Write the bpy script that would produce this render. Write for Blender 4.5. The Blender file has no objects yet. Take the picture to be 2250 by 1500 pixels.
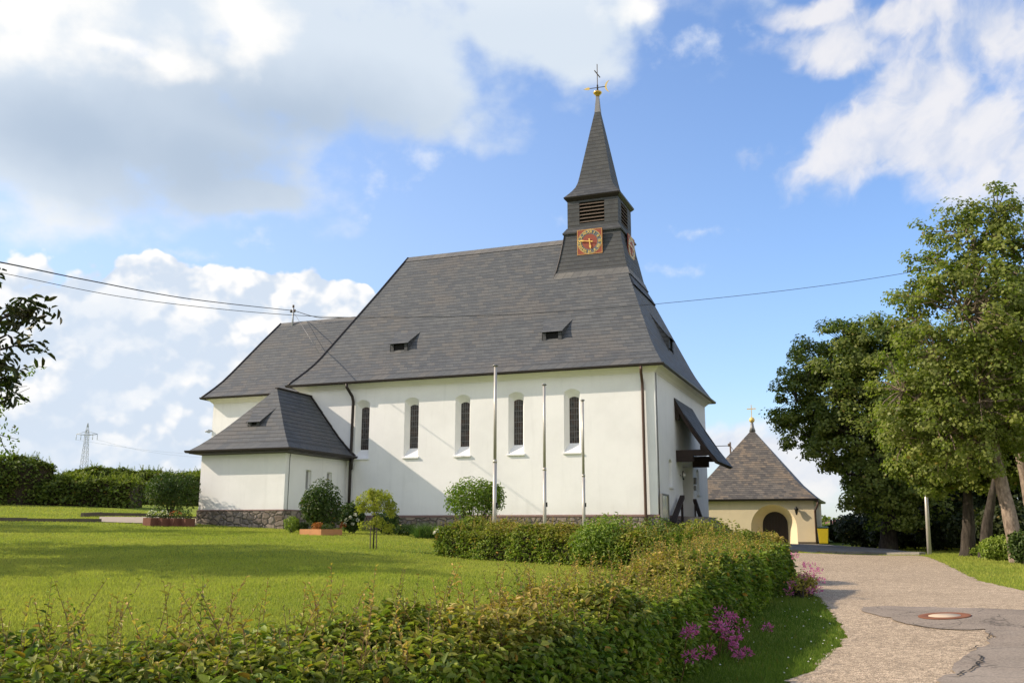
import bpy, bmesh, math, random
import numpy as np
from mathutils import Matrix, Vector
rng = np.random.default_rng(7); random.seed(7)
PI = math.pi
scn = bpy.context.scene
col = scn.collection

# ------------------------------------------------------------------ camera
F = 2051.9 / 2250.0
YAW, PITCH, ROLL = -0.3707, 0.1986, 0.0025
CAM = np.array([8.5425, -38.7001, -0.6342])
f_ = np.array([math.sin(YAW)*math.cos(PITCH), math.cos(YAW)*math.cos(PITCH), math.sin(PITCH)])
r_ = np.array([math.cos(YAW), -math.sin(YAW), 0.0]); u_ = np.cross(r_, f_)
RT = math.cos(ROLL)*r_ + math.sin(ROLL)*u_; UP = -math.sin(ROLL)*r_ + math.cos(ROLL)*u_
cd = bpy.data.cameras.new('camera'); cam = bpy.data.objects.new('camera', cd); col.objects.link(cam)
M = Matrix(((RT[0], UP[0], -f_[0], CAM[0]), (RT[1], UP[1], -f_[1], CAM[1]), (RT[2], UP[2], -f_[2], CAM[2]), (0, 0, 0, 1)))
cam.matrix_world = M
cd.sensor_fit = 'HORIZONTAL'; cd.sensor_width = 36; cd.lens = 36*F; cd.clip_start = 0.1; cd.clip_end = 6000
scn.camera = cam
def ray(px, py):
    x, y = (px-1125)/2051.9, (750-py)/2051.9
    return RT*x + UP*y + f_
def spot(px, py, d):            # world point on a sight line at horizontal distance d
    v = ray(px, py); return CAM + v*(d/math.hypot(v[0], v[1]))
FW = np.array([math.sin(YAW), math.cos(YAW)]); RG = np.array([math.cos(YAW), -math.sin(YAW)])
def lf(lat, fwd):               # ground-plan position: metres right of / in front of the view point
    return CAM[:2] + RG*lat + FW*fwd

# ------------------------------------------------------------------ light
SUN = Vector((1.0, 0.35, -0.67)).normalized()
sl = bpy.data.lights.new('sun', 'SUN'); sl.energy = 3.5; sl.angle = math.radians(0.5); sl.color = (1.0, 0.86, 0.69)
so = bpy.data.objects.new('sun', sl); col.objects.link(so)
so.rotation_euler = SUN.to_track_quat('-Z', 'Y').to_euler()
so.location = (-30, -20, 40)
scn.view_settings.view_transform = 'Standard'; scn.view_settings.look = 'None'
scn.view_settings.exposure = 0.78; scn.view_settings.gamma = 1.0
SKY_STRENGTH = 0.1
elev = math.asin(-SUN.z); azs = math.atan2(-SUN.x, -SUN.y)     # compass-like angle from +Y towards +X

class NT:
    def __init__(s, tree): s.t = tree
    def n(s, typ, **kw):
        nd = s.t.nodes.new(typ)
        for k, v in kw.items(): setattr(nd, k, v)
        return nd
    def put(s, sock, v):
        if v is None: return
        if hasattr(v, 'is_output'): s.t.links.new(v, sock)
        else:
            try: sock.default_value = v
            except Exception: sock.default_value = (*v, 1.0)
    def m(s, op, a, b=None, c=None, clamp=False):
        nd = s.n('ShaderNodeMath', operation=op, use_clamp=clamp)
        for i, v in enumerate((a, b, c)): s.put(nd.inputs[i], v)
        return nd.outputs[0]
    def v(s, op, a, b=None, scale=None):
        nd = s.n('ShaderNodeVectorMath', operation=op)
        s.put(nd.inputs[0], a); s.put(nd.inputs[1], b)
        if scale is not None: s.put(nd.inputs['Scale'], scale)
        return nd.outputs['Value'] if op in ('LENGTH', 'DOT_PRODUCT', 'DISTANCE') else nd.outputs[0]
    def xyz(s, a, b, c=0.0):
        nd = s.n('ShaderNodeCombineXYZ')
        for i, q in enumerate((a, b, c)): s.put(nd.inputs[i], q)
        return nd.outputs[0]
    def sep(s, a):
        nd = s.n('ShaderNodeSeparateXYZ'); s.put(nd.inputs[0], a); return nd.outputs
    def ramp(s, v, lo, hi, a=0.0, b=1.0, smooth=True):
        nd = s.n('ShaderNodeMapRange', interpolation_type='SMOOTHSTEP' if smooth else 'LINEAR', clamp=True)
        for i, q in enumerate((v, lo, hi, a, b)): s.put(nd.inputs[i], q)
        return nd.outputs[0]
    def mix(s, fac, a, b, typ='MIX'):
        nd = s.n('ShaderNodeMix', data_type='RGBA', blend_type=typ, clamp_factor=True)
        s.put(nd.inputs[0], fac); s.put(nd.inputs[6], a); s.put(nd.inputs[7], b)
        return nd.outputs[2]
    def noise(s, vec, scale, detail=4.0, rough=0.55, dist=0.0, dim='3D', color=False):
        nd = s.n('ShaderNodeTexNoise', noise_dimensions=dim)
        s.put(nd.inputs['Vector'], vec); s.put(nd.inputs['Scale'], scale); s.put(nd.inputs['Detail'], detail)
        s.put(nd.inputs['Roughness'], rough); s.put(nd.inputs['Distortion'], dist)
        return nd.outputs[1 if color else 0]
    def vor(s, vec, scale, feature='F1', out='Distance', rand=1.0):
        nd = s.n('ShaderNodeTexVoronoi', feature=feature)
        s.put(nd.inputs['Vector'], vec); s.put(nd.inputs['Scale'], scale); s.put(nd.inputs['Randomness'], rand)
        return nd.outputs[out]

world = bpy.data.worlds.new('World'); scn.world = world; world.use_nodes = True
wt = NT(world.node_tree); world.node_tree.nodes.clear()
sky = wt.n('ShaderNodeTexSky', sky_type='NISHITA', sun_disc=False)
sky.sun_elevation = elev; sky.sun_rotation = azs % (2*PI)
sky.altitude = 500; sky.air_density = 1.25; sky.dust_density = 1.0; sky.ozone_density = 2.2
def build_sky():
    d = wt.n('ShaderNodeTexCoord').outputs['Generated']
    lat = wt.v('DOT_PRODUCT', d, (RG[0], RG[1], 0)); fw = wt.v('DOT_PRODUCT', d, (FW[0], FW[1], 0))
    dz = wt.sep(d)[2]
    az = wt.m('ARCTAN2', lat, fw); el = wt.m('ARCSINE', dz)
    P = wt.xyz(az, el, 0.0)
    def ae(px, py):
        v = ray(px, py); v = v/np.linalg.norm(v)
        return math.atan2(v[:2] @ RG, v[:2] @ FW), math.asin(v[2])
    wob = wt.v('SUBTRACT', wt.noise(P, 7.0, 5, 0.55, color=True), (0.5, 0.5, 0.5))
    def field(ells, warp):
        Pw = wt.v('ADD', P, wt.v('SCALE', wob, scale=warp)); out = None
        for (px, py, rx, ry) in ells:
            a, e = ae(px, py)
            q = wt.v('MULTIPLY', wt.v('SUBTRACT', Pw, (a, e, 0)), (2051.9/rx, 2051.9/ry, 0))
            g = wt.m('SUBTRACT', 1.0, wt.v('LENGTH', q))
            if out is None: out = g
            else:
                nd = wt.n('ShaderNodeMath', operation='SMOOTH_MAX'); wt.put(nd.inputs[0], out); wt.put(nd.inputs[1], g); nd.inputs[2].default_value = 0.25
                out = nd.outputs[0]
        return out
    def fbm(scale, off=(0, 0, 0), stretch=(1, 1.5, 1), det=9, rough=0.58):
        return wt.noise(wt.v('MULTIPLY', wt.v('ADD', P, off), stretch), scale, det, rough)
    SKYC = wt.v('SCALE', sky.outputs[0], scale=SKY_STRENGTH)
    # sun-ward relief: bright where the noise falls away to the upper left
    def relief(scale, delta, k, **kw):
        a = fbm(scale, **kw); b = fbm(scale, off=(-delta, delta*0.9, 0), **kw)
        return a, wt.m('MULTIPLY', wt.m('SUBTRACT', a, b), k)
    col_ = wt.v('MULTIPLY', SKYC, (1.52, 1.73, 2.14))
    # broken bright cloud added outside this view as fill light for shaded walls
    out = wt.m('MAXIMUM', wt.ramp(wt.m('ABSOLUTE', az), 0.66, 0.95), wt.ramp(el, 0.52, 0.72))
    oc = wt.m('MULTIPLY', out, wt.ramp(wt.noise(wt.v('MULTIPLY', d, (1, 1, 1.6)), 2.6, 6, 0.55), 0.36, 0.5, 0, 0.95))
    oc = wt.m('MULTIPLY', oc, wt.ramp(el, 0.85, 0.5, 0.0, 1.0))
    # pale veil close to the horizon and towards the left
    veil = wt.m('MULTIPLY', wt.ramp(az, 0.62, -0.75, 0.0, 1.0), wt.ramp(el, 0.75, 0.0, 0.12, 0.62))
    col_ = wt.mix(veil, col_, (0.66, 0.75, 0.87, 1))
    col_ = wt.mix(wt.ramp(el, 0.16, 0.0, 0.0, 0.42), col_, (0.70, 0.75, 0.82, 1))
    # thin wisps
    fw_ = field([(950, 330, 90, 140), (840, 390, 120, 70), (1480, 580, 130, 34), (545, 525, 60, 42), (1540, 495, 150, 32), (1230, 465, 60, 24),
                 (1530, 90, 130, 70), (1430, 90, 110, 80), (1660, 80, 60, 40), (420, 545, 180, 30), (1010, 280, 60, 90), (820, 450, 60, 50)], 0.09)
    nw = fbm(24, stretch=(1, 1.2, 1))
    mw = wt.ramp(wt.m('ADD', fw_, wt.m('MULTIPLY', wt.m('SUBTRACT', nw, 0.56), 3.2)), 0.25, 1.5, 0, 0.62)
    col_ = wt.mix(mw, col_, (0.80, 0.84, 0.90, 1))
    # right-hand fair weather clouds
    fc = field([(1850, 350, 210, 105), (2080, 310, 260, 150), (2260, 330, 190, 120), (2050, 190, 170, 100), (2200, 80, 190, 125), (1830, 95, 150, 62),
                (1990, 20, 180, 50), (1770, 15, 110, 40), (1620, 985, 260, 60), (1760, 1010, 140, 80), (2050, 960, 300, 70)], 0.055)
    def streak(da, de):     # noise drawn out along the drift of the clouds
        A, E_ = wt.m('ADD', az, da), wt.m('ADD', el, de)
        al = wt.m('ADD', wt.m('MULTIPLY', A, 0.75), wt.m('MULTIPLY', E_, 0.66)); ac = wt.m('SUBTRACT', wt.m('MULTIPLY', E_, 0.75), wt.m('MULTIPLY', A, 0.66))
        return wt.noise(wt.v('ADD', wt.xyz(wt.m('MULTIPLY', al, 0.95), wt.m('MULTIPLY', ac, 1.4), 0.0), wt.v('SCALE', wob, scale=0.15)), 10, 8, 0.52)
    a = streak(0, 0); rl = wt.m('MULTIPLY', wt.m('SUBTRACT', a, streak(-0.018, 0.016)), 2.4)
    mc = wt.ramp(wt.m('ADD', fc, wt.m('MULTIPLY', wt.m('SUBTRACT', a, 0.5), 2.5)), -0.05, 0.72, 0, 0.88)
    cc = wt.mix(wt.ramp(wt.m('ADD', wt.m('ADD', rl, 0.5), wt.m('MULTIPLY', fc, 0.16)), 0.05, 0.95), (0.56, 0.62, 0.76, 1), (0.86, 0.84, 0.84, 1))
    col_ = wt.mix(mc, col_, cc)
    # low towering cumulus on the left
    fb = field([(390, 690, 250, 120), (220, 740, 200, 130), (640, 690, 190, 90), (120, 820, 260, 150), (420, 830, 480, 150), (330, 930, 560, 110), (-150, 800, 300, 260), (700, 760, 220, 100)], 0.03)
    def puff(off):
        nd = wt.n('ShaderNodeTexVoronoi', feature='F1', normalize=True); Pw = wt.v('ADD', wt.v('ADD', P, off), wt.v('SCALE', wob, scale=0.02))
        wt.put(nd.inputs['Vector'], wt.v('MULTIPLY', Pw, (1, 1.15, 1))); nd.inputs['Scale'].default_value = 19; nd.inputs['Detail'].default_value = 3.0; nd.inputs['Roughness'].default_value = 0.5
        return wt.m('SUBTRACT', 1.0, wt.m('MULTIPLY', nd.outputs['Distance'], 1.35))
    a = puff((0, 0, 0)); rl = wt.m('MULTIPLY', wt.m('SUBTRACT', a, puff((-0.007, 0.011, 0))), 4.5)
    a2 = fbm(6, off=(3, 1, 0))
    mb = wt.ramp(wt.m('ADD', fb, wt.m('MULTIPLY', wt.m('SUBTRACT', a, 0.55), 0.95)), 0.03, 0.11, 0, 0.97)
    gap = wt.m('MULTIPLY', wt.ramp(a2, 0.42, 0.62), wt.ramp(el, 0.30, 0.17, 0.0, 0.75))
    cb = wt.mix(wt.ramp(wt.m('ADD', wt.m('ADD', rl, 0.5), wt.ramp(el, 0.1, 0.33, -0.22, 0.12)), 0.0, 1.0), (0.62, 0.70, 0.81, 1), (1.0, 0.97, 0.93, 1))
    cb = wt.mix(gap, cb, (0.62, 0.71, 0.83, 1))
    col_ = wt.mix(mb, col_, cb)
    # great grey-bellied cloud, upper left
    fa = field([(300, 270, 520, 240), (750, 130, 560, 230), (1180, 70, 320, 150), (1370, 20, 160, 80), (-200, 150, 500, 300), (400, -250, 1500, 420), (200, 20, 700, 260), (130, 330, 330, 120), (500, 420, 260, 60)], 0.07)
    a, rl = relief(9, 0.02, 1.6, stretch=(1, 1.3, 1), det=8, rough=0.52)
    ma = wt.ramp(wt.m('ADD', fa, wt.m('MULTIPLY', wt.m('SUBTRACT', a, 0.5), 1.7)), 0.02, 0.55, 0, 0.97)
    dk = field([(440, 340, 400, 150), (640, 240, 420, 120), (180, 300, 330, 100)], 0.06)
    dkm = wt.ramp(wt.m('ADD', dk, wt.m('MULTIPLY', wt.m('SUBTRACT', a, 0.5), 0.5)), -0.35, 0.95)
    body = wt.mix(dkm, (0.66, 0.735, 0.82, 1), (0.44, 0.53, 0.65, 1))
    hot = field([(60, 10, 300, 120), (540, 40, 130, 75), (1400, 10, 120, 50), (260, 110, 200, 36)], 0.07)
    hm = wt.ramp(wt.m('ADD', wt.m('ADD', hot, rl), wt.m('MULTIPLY', wt.m('SUBTRACT', a, 0.5), 1.3)), -0.25, 0.75, 0, 0.95)
    rim = wt.m('MULTIPLY', wt.ramp(fa, 0.42, 0.05), wt.ramp(az, 0.1, -0.45, 0.3, 0.9))
    body = wt.mix(rim, body, (0.84, 0.86, 0.87, 1))
    body = wt.mix(hm, body, (0.98, 0.96, 0.92, 1))
    col_ = wt.mix(ma, col_, body)
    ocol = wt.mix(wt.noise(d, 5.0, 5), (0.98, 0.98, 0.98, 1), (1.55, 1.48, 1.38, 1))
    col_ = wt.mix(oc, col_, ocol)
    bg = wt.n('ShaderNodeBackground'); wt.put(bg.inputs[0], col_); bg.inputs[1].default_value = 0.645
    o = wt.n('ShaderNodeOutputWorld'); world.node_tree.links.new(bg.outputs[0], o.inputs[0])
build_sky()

# ------------------------------------------------------------------ materials
def mat(name, build):
    m = bpy.data.materials.new(name); m.use_nodes = True
    t = NT(m.node_tree); m.node_tree.nodes.clear()
    out = t.n('ShaderNodeOutputMaterial')
    sh = build(t); m.node_tree.links.new(sh, out.inputs[0]); return m
def pb(t, color, rough=0.7, bump=None, metal=0.0, spec=0.35, bstr=0.3, bdist=0.02):
    b = t.n('ShaderNodeBsdfPrincipled')
    t.put(b.inputs['Base Color'], color); t.put(b.inputs['Roughness'], rough)
    b.inputs['Metallic'].default_value = metal; b.inputs['Specular IOR Level'].default_value = spec
    if bump is not None:
        bn = t.n('ShaderNodeBump'); bn.inputs['Strength'].default_value = bstr; bn.inputs['Distance'].default_value = bdist
        t.put(bn.inputs['Height'], bump); t.put(b.inputs['Normal'], bn.outputs[0])
    return b.outputs[0]
def opos(t): return t.n('ShaderNodeTexCoord').outputs['Object']
def simple(name, c, rough=0.6, metal=0.0, var=0.12, scale=6.0, spec=0.35):
    def b(t):
        n = t.noise(opos(t), scale, 5)
        k = t.m('MULTIPLY_ADD', t.m('SUBTRACT', n, 0.5), var*2, 1.0)
        return pb(t, t.v('SCALE', c, scale=k), rough, bump=t.noise(opos(t), scale*12, 3), metal=metal, spec=spec, bstr=0.12, bdist=0.01)
    return mat(name, b)
def m_plaster(name, c, dirt=0.06, foot=True):
    def b(t):
        p = opos(t)
        n = t.noise(p, 0.55, 6, 0.6); n2 = t.noise(t.v('MULTIPLY', p, (3, 3, 0.35)), 1.0, 4); g = t.noise(p, 38, 3, 0.6)
        k = t.m('SUBTRACT', 1.0, t.m('MULTIPLY', t.ramp(n, 0.35, 0.75), dirt))
        k = t.m('SUBTRACT', k, t.m('MULTIPLY', t.ramp(n2, 0.52, 0.8), dirt*0.8))
        k = t.m('MULTIPLY', k, t.m('MULTIPLY_ADD', g, 0.05, 0.975))
        cc = t.v('SCALE', c, scale=k)
        if foot:      # rain splash above the plinth
            z = t.sep(t.n('ShaderNodeNewGeometry').outputs['Position'])[2]
            sp = t.ramp(t.m('ADD', z, t.m('MULTIPLY', n2, -0.5)), 0.45, -0.25, 0.0, 0.13)
            cc = t.mix(sp, cc, (0.45, 0.40, 0.34, 1))
        return pb(t, cc, 0.92, bump=t.m('ADD', g, t.m('MULTIPLY', t.noise(p, 5, 3), 1.5)), spec=0.15, bstr=0.22, bdist=0.012)
    return mat(name, b)
def m_slate(name, c1, c2, c3, row=0.20, wid=0.36, brown=0.25, joint=(0.03, 0.028, 0.025), slant=0.10, jw=0.05, edge=True):
    def b(t):
        uv = t.n('ShaderNodeUVMap').outputs[0]
        s = t.sep(uv)
        wob = t.m('MULTIPLY', t.m('SUBTRACT', t.noise(uv, 0.9, 2), 0.5), 0.05)
        v = t.m('ADD', t.m('ADD', s[1], wob), t.m('MULTIPLY', s[0], slant*0.0))
        P = t.xyz(t.m('ADD', s[0], t.m('MULTIPLY', s[1], 0.35)), v, 0)
        def brick(ms, rowh, w):
            nd = t.n('ShaderNodeTexBrick', offset=0.43, squash=1.0, offset_frequency=2)
            t.put(nd.inputs['Vector'], P); nd.inputs['Scale'].default_value = 1.0
            nd.inputs['Color1'].default_value = (0, 0, 0, 1); nd.inputs['Color2'].default_value = (1, 1, 1, 1); nd.inputs['Mortar'].default_value = (0.5, 0.5, 0.5, 1)
            nd.inputs['Mortar Size'].default_value = ms; nd.inputs['Mortar Smooth'].default_value = 0.3
            nd.inputs['Brick Width'].default_value = w; nd.inputs['Row Height'].default_value = rowh
            return nd.outputs[0], nd.outputs[1]
        rnd, mort = brick(0.006, row, wid)
        saw = t.m('FRACT', t.m('DIVIDE', v, row))                       # 0 at the butt of each course
        butt = t.ramp(saw, jw/row, 0.0)
        if edge:    # broad laid starter course along the eave
            P2 = t.xyz(t.m('ADD', s[0], t.m('MULTIPLY', v, -0.55)), v, 0)
            nd = t.n('ShaderNodeTexBrick', offset=0.5); t.put(nd.inputs['Vector'], P2); nd.inputs['Scale'].default_value = 1
            nd.inputs['Color1'].default_value = (0.1, 0.1, 0.1, 1); nd.inputs['Color2'].default_value = (1, 1, 1, 1)
            nd.inputs['Mortar Size'].default_value = 0.009; nd.inputs['Brick Width'].default_value = 0.42; nd.inputs['Row Height'].default_value = 0.44
            e = t.m('LESS_THAN', v, 0.44)
            rnd = t.mix(e, rnd, nd.outputs[0]); mort = t.mix(e, mort, nd.outputs[1])
            butt = t.m('MULTIPLY', butt, t.m('SUBTRACT', 1.0, e))
            butt = t.m('MAXIMUM', butt, t.ramp(t.m('ABSOLUTE', t.m('SUBTRACT', v, 0.44)), 0.02, 0.0))
        rr = t.n('ShaderNodeSeparateColor'); t.put(rr.inputs[0], rnd); rv = rr.outputs[0]
        big = t.noise(uv, 0.35, 5, 0.6); mid = t.noise(t.v('MULTIPLY', uv, (1, 2.4, 1)), 2.2, 4)
        f = t.m('ADD', t.m('MULTIPLY', rv, 0.34), t.m('MULTIPLY', mid, 0.70))
        cc = t.mix(t.ramp(f, 0.15, 0.95), c1, c2)
        cc = t.mix(t.m('MULTIPLY', t.ramp(t.m('ADD', big, t.m('MULTIPLY', rv, 0.18)), 0.52, 0.78), brown), cc, c3)
        fine = t.noise(uv, 26, 4)
        cc = t.v('SCALE', cc, scale=t.m('MULTIPLY_ADD', fine, 0.35, 0.82))
        j = t.m('MAXIMUM', t.m('MULTIPLY', t.m('POWER', butt, 0.6), 0.95), t.m('MULTIPLY', mort, 0.55), clamp=True)
        cc = t.mix(j, cc, joint)
        h = t.m('ADD', t.m('MULTIPLY', saw, -1.0), t.m('ADD', t.m('MULTIPLY', rv, 0.35), t.m('MULTIPLY', fine, 0.2)))
        return pb(t, cc, t.ramp(rv, 0, 1, 0.6, 0.78), bump=h, spec=0.22, bstr=0.55, bdist=0.016)
    return mat(name, b)
def m_rubble(name):
    def b(t):
        p = t.v('ADD', t.v('MULTIPLY', opos(t), (1, 1, 1.45)), t.v('SCALE', t.noise(opos(t), 2.2, 3, color=True), scale=0.16))
        e = t.vor(p, 3.0, 'DISTANCE_TO_EDGE'); c = t.vor(p, 3.0, 'F1', 'Color')
        cs = t.n('ShaderNodeSeparateColor'); t.put(cs.inputs[0], c)
        n = t.noise(opos(t), 9, 5)
        cc = t.mix(cs.outputs[0], (0.17, 0.135, 0.105, 1), (0.33, 0.27, 0.215, 1)); cc = t.mix(t.m('MULTIPLY', cs.outputs[1], 0.6), cc, (0.20, 0.185, 0.17, 1))
        cc = t.v('SCALE', cc, scale=t.m('MULTIPLY_ADD', n, 0.9, 0.5))
        cc = t.mix(t.ramp(e, 0.06, 0.012), cc, (0.12, 0.105, 0.09, 1))
        h = t.m('ADD', t.ramp(e, 0.0, 0.16), t.m('MULTIPLY', n, 0.45))
        return pb(t, cc, 0.95, bump=h, spec=0.1, bstr=0.9, bdist=0.07)
    return mat(name, b)
def m_leaf(name, dark, light, young, dry=(0.20, 0.15, 0.03), trans=0.32, rough=0.5, spec=0.28):
    def b(t):
        at = t.n('ShaderNodeAttribute', attribute_name='leaf'); s = t.n('ShaderNodeSeparateColor'); t.put(s.inputs[0], at.outputs['Color'])
        cc = t.mix(s.outputs[0], dark, light); cc = t.mix(s.outputs[1], cc, young)
        cc = t.mix(t.m('GREATER_THAN', s.outputs[2], 0.985), cc, dry)
        d = pb(t, cc, rough, spec=spec)
        tr = t.n('ShaderNodeBsdfTranslucent'); t.put(tr.inputs[0], t.v('MULTIPLY', cc, (1.05, 1.3, 0.5)))
        mx = t.n('ShaderNodeMixShader'); mx.inputs[0].default_value = trans
        t.t.links.new(d, mx.inputs[1]); t.t.links.new(tr.outputs[0], mx.inputs[2]); return mx.outputs[0]
    return mat(name, b)
def m_bark(name, c1, c2, vs=(6, 6, 1.6)):
    def b(t):
        p = t.v('MULTIPLY', opos(t), vs); n = t.noise(p, 2.0, 6, 0.65); n2 = t.noise(opos(t), 1.3, 4)
        cc = t.mix(t.ramp(n, 0.3, 0.7), c1, c2); cc = t.mix(t.ramp(n2, 0.55, 0.75, 0, 0.45), cc, (0.10, 0.11, 0.05, 1))
        return pb(t, cc, 0.95, bump=n, spec=0.1, bstr=0.8, bdist=0.03)
    return mat(name, b)
def m_gravel():
    def b(t):
        p = opos(t); v = t.vor(p, 120, 'F1', 'Color'); d = t.vor(p, 120)
        s = t.n('ShaderNodeSeparateColor'); t.put(s.inputs[0], v)
        big = t.noise(p, 0.35, 5); mid = t.noise(t.v('MULTIPLY', p, (1, 1, 1)), 2.3, 5, 0.65)
        cc = t.mix(t.ramp(s.outputs[0], 0.1, 0.95), (0.28, 0.21, 0.14, 1), (0.60, 0.47, 0.325, 1))
        cc = t.mix(t.ramp(s.outputs[1], 0.86, 0.97), cc, (0.10, 0.085, 0.07, 1))
        v2 = t.vor(p, 26, 'F1', 'Color'); s2 = t.n('ShaderNodeSeparateColor'); t.put(s2.inputs[0], v2)
        cc = t.v('SCALE', cc, scale=t.m('ADD', t.m('MULTIPLY', big, 0.35), t.m('MULTIPLY_ADD', mid, 0.5, 0.58)))
        cc = t.v('SCALE', cc, scale=t.m('MULTIPLY_ADD', s2.outputs[0], 0.5, 0.76))
        return pb(t, cc, 0.95, bump=t.m('ADD', t.m('MULTIPLY', d, -1.0), t.m('MULTIPLY', mid, 0.6)), spec=0.15, bstr=0.7, bdist=0.012)
    return mat('chipped gravel', b)
def m_asphalt(name, c=(0.25, 0.205, 0.16)):
    def b(t):
        p = opos(t); v = t.vor(p, 70, 'F1', 'Color'); s = t.n('ShaderNodeSeparateColor'); t.put(s.inputs[0], v)
        n = t.noise(p, 1.1, 6, 0.6); w = t.vor(t.v('ADD', p, t.v('SCALE', t.noise(p, 1.5, 4, color=True), scale=0.6)), 0.75, 'DISTANCE_TO_EDGE')
        k = t.m('ADD', t.m('MULTIPLY', s.outputs[0], 0.5), t.m('MULTIPLY_ADD', n, 0.8, 0.35))
        cc = t.v('SCALE', c, scale=k)
        cc = t.mix(t.ramp(t.noise(p, 0.6, 5), 0.52, 0.7, 0, 0.4), cc, (0.30, 0.26, 0.21, 1))
        cc = t.mix(t.ramp(w, 0.008, 0.002, 0, 0.6), cc, (0.05, 0.045, 0.04, 1))
        return pb(t, cc, 0.93, bump=t.m('ADD', s.outputs[1], n), spec=0.15, bstr=0.4, bdist=0.01)
    return mat(name, b)
def m_lawn(name='lawn soil and turf'):
    def b(t):
        p = opos(t); n = t.noise(p, 0.3, 5, 0.6); n2 = t.noise(p, 3.5, 5, 0.65); n3 = t.noise(t.v('MULTIPLY', p, (1, 1, 1)), 30, 3, 0.7)
        cc = t.mix(t.ramp(n, 0.35, 0.68), (0.13, 0.195, 0.026, 1), (0.24, 0.275, 0.042, 1))
        cc = t.mix(t.ramp(n2, 0.45, 0.75, 0, 0.6), cc, (0.27, 0.255, 0.05, 1))
        cc = t.v('SCALE', cc, scale=t.m('MULTIPLY_ADD', n3, 1.3, 0.35))
        return pb(t, cc, 0.95, bump=t.m('ADD', n3, n2), spec=0.08, bstr=0.7, bdist=0.06)
    return mat(name, b)

MT = {}
MT['white'] = m_plaster('white lime plaster', (0.83, 0.825, 0.81), 0.09)
MT['cream_trim'] = m_plaster('cream cornice plaster', (0.84, 0.81, 0.755), 0.08, False)
MT['yellow_wall'] = m_plaster('ochre plaster', (0.72, 0.60, 0.40), 0.10, False)
MT['slate'] = m_slate('grey roof slate', (0.076, 0.080, 0.082, 1), (0.126, 0.131, 0.131, 1), (0.145, 0.122, 0.098, 1), row=0.25, wid=0.40, brown=0.35)
MT['slate_dark'] = m_slate('dark tower slate', (0.050, 0.053, 0.056, 1), (0.090, 0.093, 0.094, 1), (0.10, 0.090, 0.078, 1), row=0.22, wid=0.30, brown=0.15, edge=False)
MT['slate_brown'] = m_slate('weathered brown slate', (0.072, 0.067, 0.061, 1), (0.185, 0.165, 0.138, 1), (0.24, 0.18, 0.12, 1), row=0.19, wid=0.26, brown=0.7, joint=(0.03, 0.026, 0.022), edge=False)
MT['slate_pale'] = m_slate('pale edging slate', (0.115, 0.112, 0.108, 1), (0.185, 0.178, 0.168, 1), (0.19, 0.17, 0.14, 1), brown=0.3)
MT['rubble'] = m_rubble('rubble stone')
MT['redstone'] = simple('red sandstone band', (0.20, 0.13, 0.11), 0.9)
MT['gutter'] = simple('dark painted gutter metal', (0.035, 0.028, 0.025), 0.45, 0.3)
MT['copper'] = simple('brown copper pipe', (0.095, 0.058, 0.045), 0.42, 0.5)
MT['darkwood'] = simple('dark stained timber', (0.030, 0.019, 0.016), 0.75, 0.0, 0.3, 9)
MT['door'] = simple('brown door timber', (0.028, 0.017, 0.012), 0.6, 0.0, 0.3, 9)
MT['gold'] = simple('gilded metal', (0.80, 0.50, 0.13), 0.28, 0.9, 0.08)
MT['goldpaint'] = simple('gold leaf paint', (0.75, 0.53, 0.16), 0.45, 0.25, 0.08)
MT['lead'] = simple('grey lead sheet', (0.22, 0.215, 0.21), 0.5, 0.4)
MT['red'] = simple('weathered red clock paint', (0.27, 0.062, 0.036), 0.65, 0.0, 0.2)
MT['clockgrey'] = simple('grey clock ring paint', (0.115, 0.125, 0.13), 0.6)
MT['clockpale'] = simple('pale weathered clock ring paint', (0.42, 0.42, 0.42), 0.6)
MT['louvre'] = simple('weathered brown louvre timber', (0.14, 0.105, 0.08), 0.8, 0, 0.3)
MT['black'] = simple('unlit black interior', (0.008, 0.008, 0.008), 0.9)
MT['leadbar'] = simple('lead came', (0.19, 0.19, 0.19), 0.5, 0.3)
MT['pole'] = simple('grey aluminium pole', (0.46, 0.43, 0.38), 0.42, 0.35)
MT['wire'] = simple('black cable', (0.02, 0.02, 0.02), 0.6)
MT['steel'] = simple('galvanised steel', (0.42, 0.44, 0.46), 0.5, 0.3)
MT['concrete'] = simple('pale concrete', (0.42, 0.39, 0.34), 0.9)
MT['stone'] = simple('grey step stone', (0.27, 0.235, 0.20), 0.92, 0, 0.25, 2.5)
MT['cover'] = simple('sandy concrete cover', (0.50, 0.39, 0.27), 0.9, 0, 0.2)
MT['rust'] = simple('rusty cast iron', (0.22, 0.085, 0.04), 0.8, 0.2, 0.3)
MT['yellowbin'] = simple('yellow plastic', (0.62, 0.47, 0.02), 0.45)
MT['greenlid'] = simple('dark green plastic', (0.03, 0.06, 0.05), 0.5)
MT['planterwood'] = simple('orange stained planter wood', (0.46, 0.21, 0.085), 0.75, 0, 0.25, 5)
MT['logwood'] = simple('reddish brown log timber', (0.16, 0.065, 0.04), 0.85, 0, 0.3, 7)
MT['terracotta'] = simple('terracotta', (0.42, 0.16, 0.07), 0.8)
MT['paver'] = simple('beige path paving', (0.38, 0.31, 0.235), 0.9, 0, 0.25, 4)
MT['kerb'] = simple('dark weathered kerb stone', (0.115, 0.095, 0.07), 0.95, 0, 0.3, 3)
MT['gravel'] = m_gravel(); MT['asphalt'] = m_asphalt('old asphalt'); MT['walk'] = m_asphalt('pavement asphalt', (0.22, 0.20, 0.175))
MT['crack'] = simple('open asphalt crack', (0.02, 0.018, 0.015), 0.95)
MT['lawn'] = m_lawn()
MT['barn'] = simple('dull red metal roof', (0.16, 0.06, 0.05), 0.7)
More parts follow.
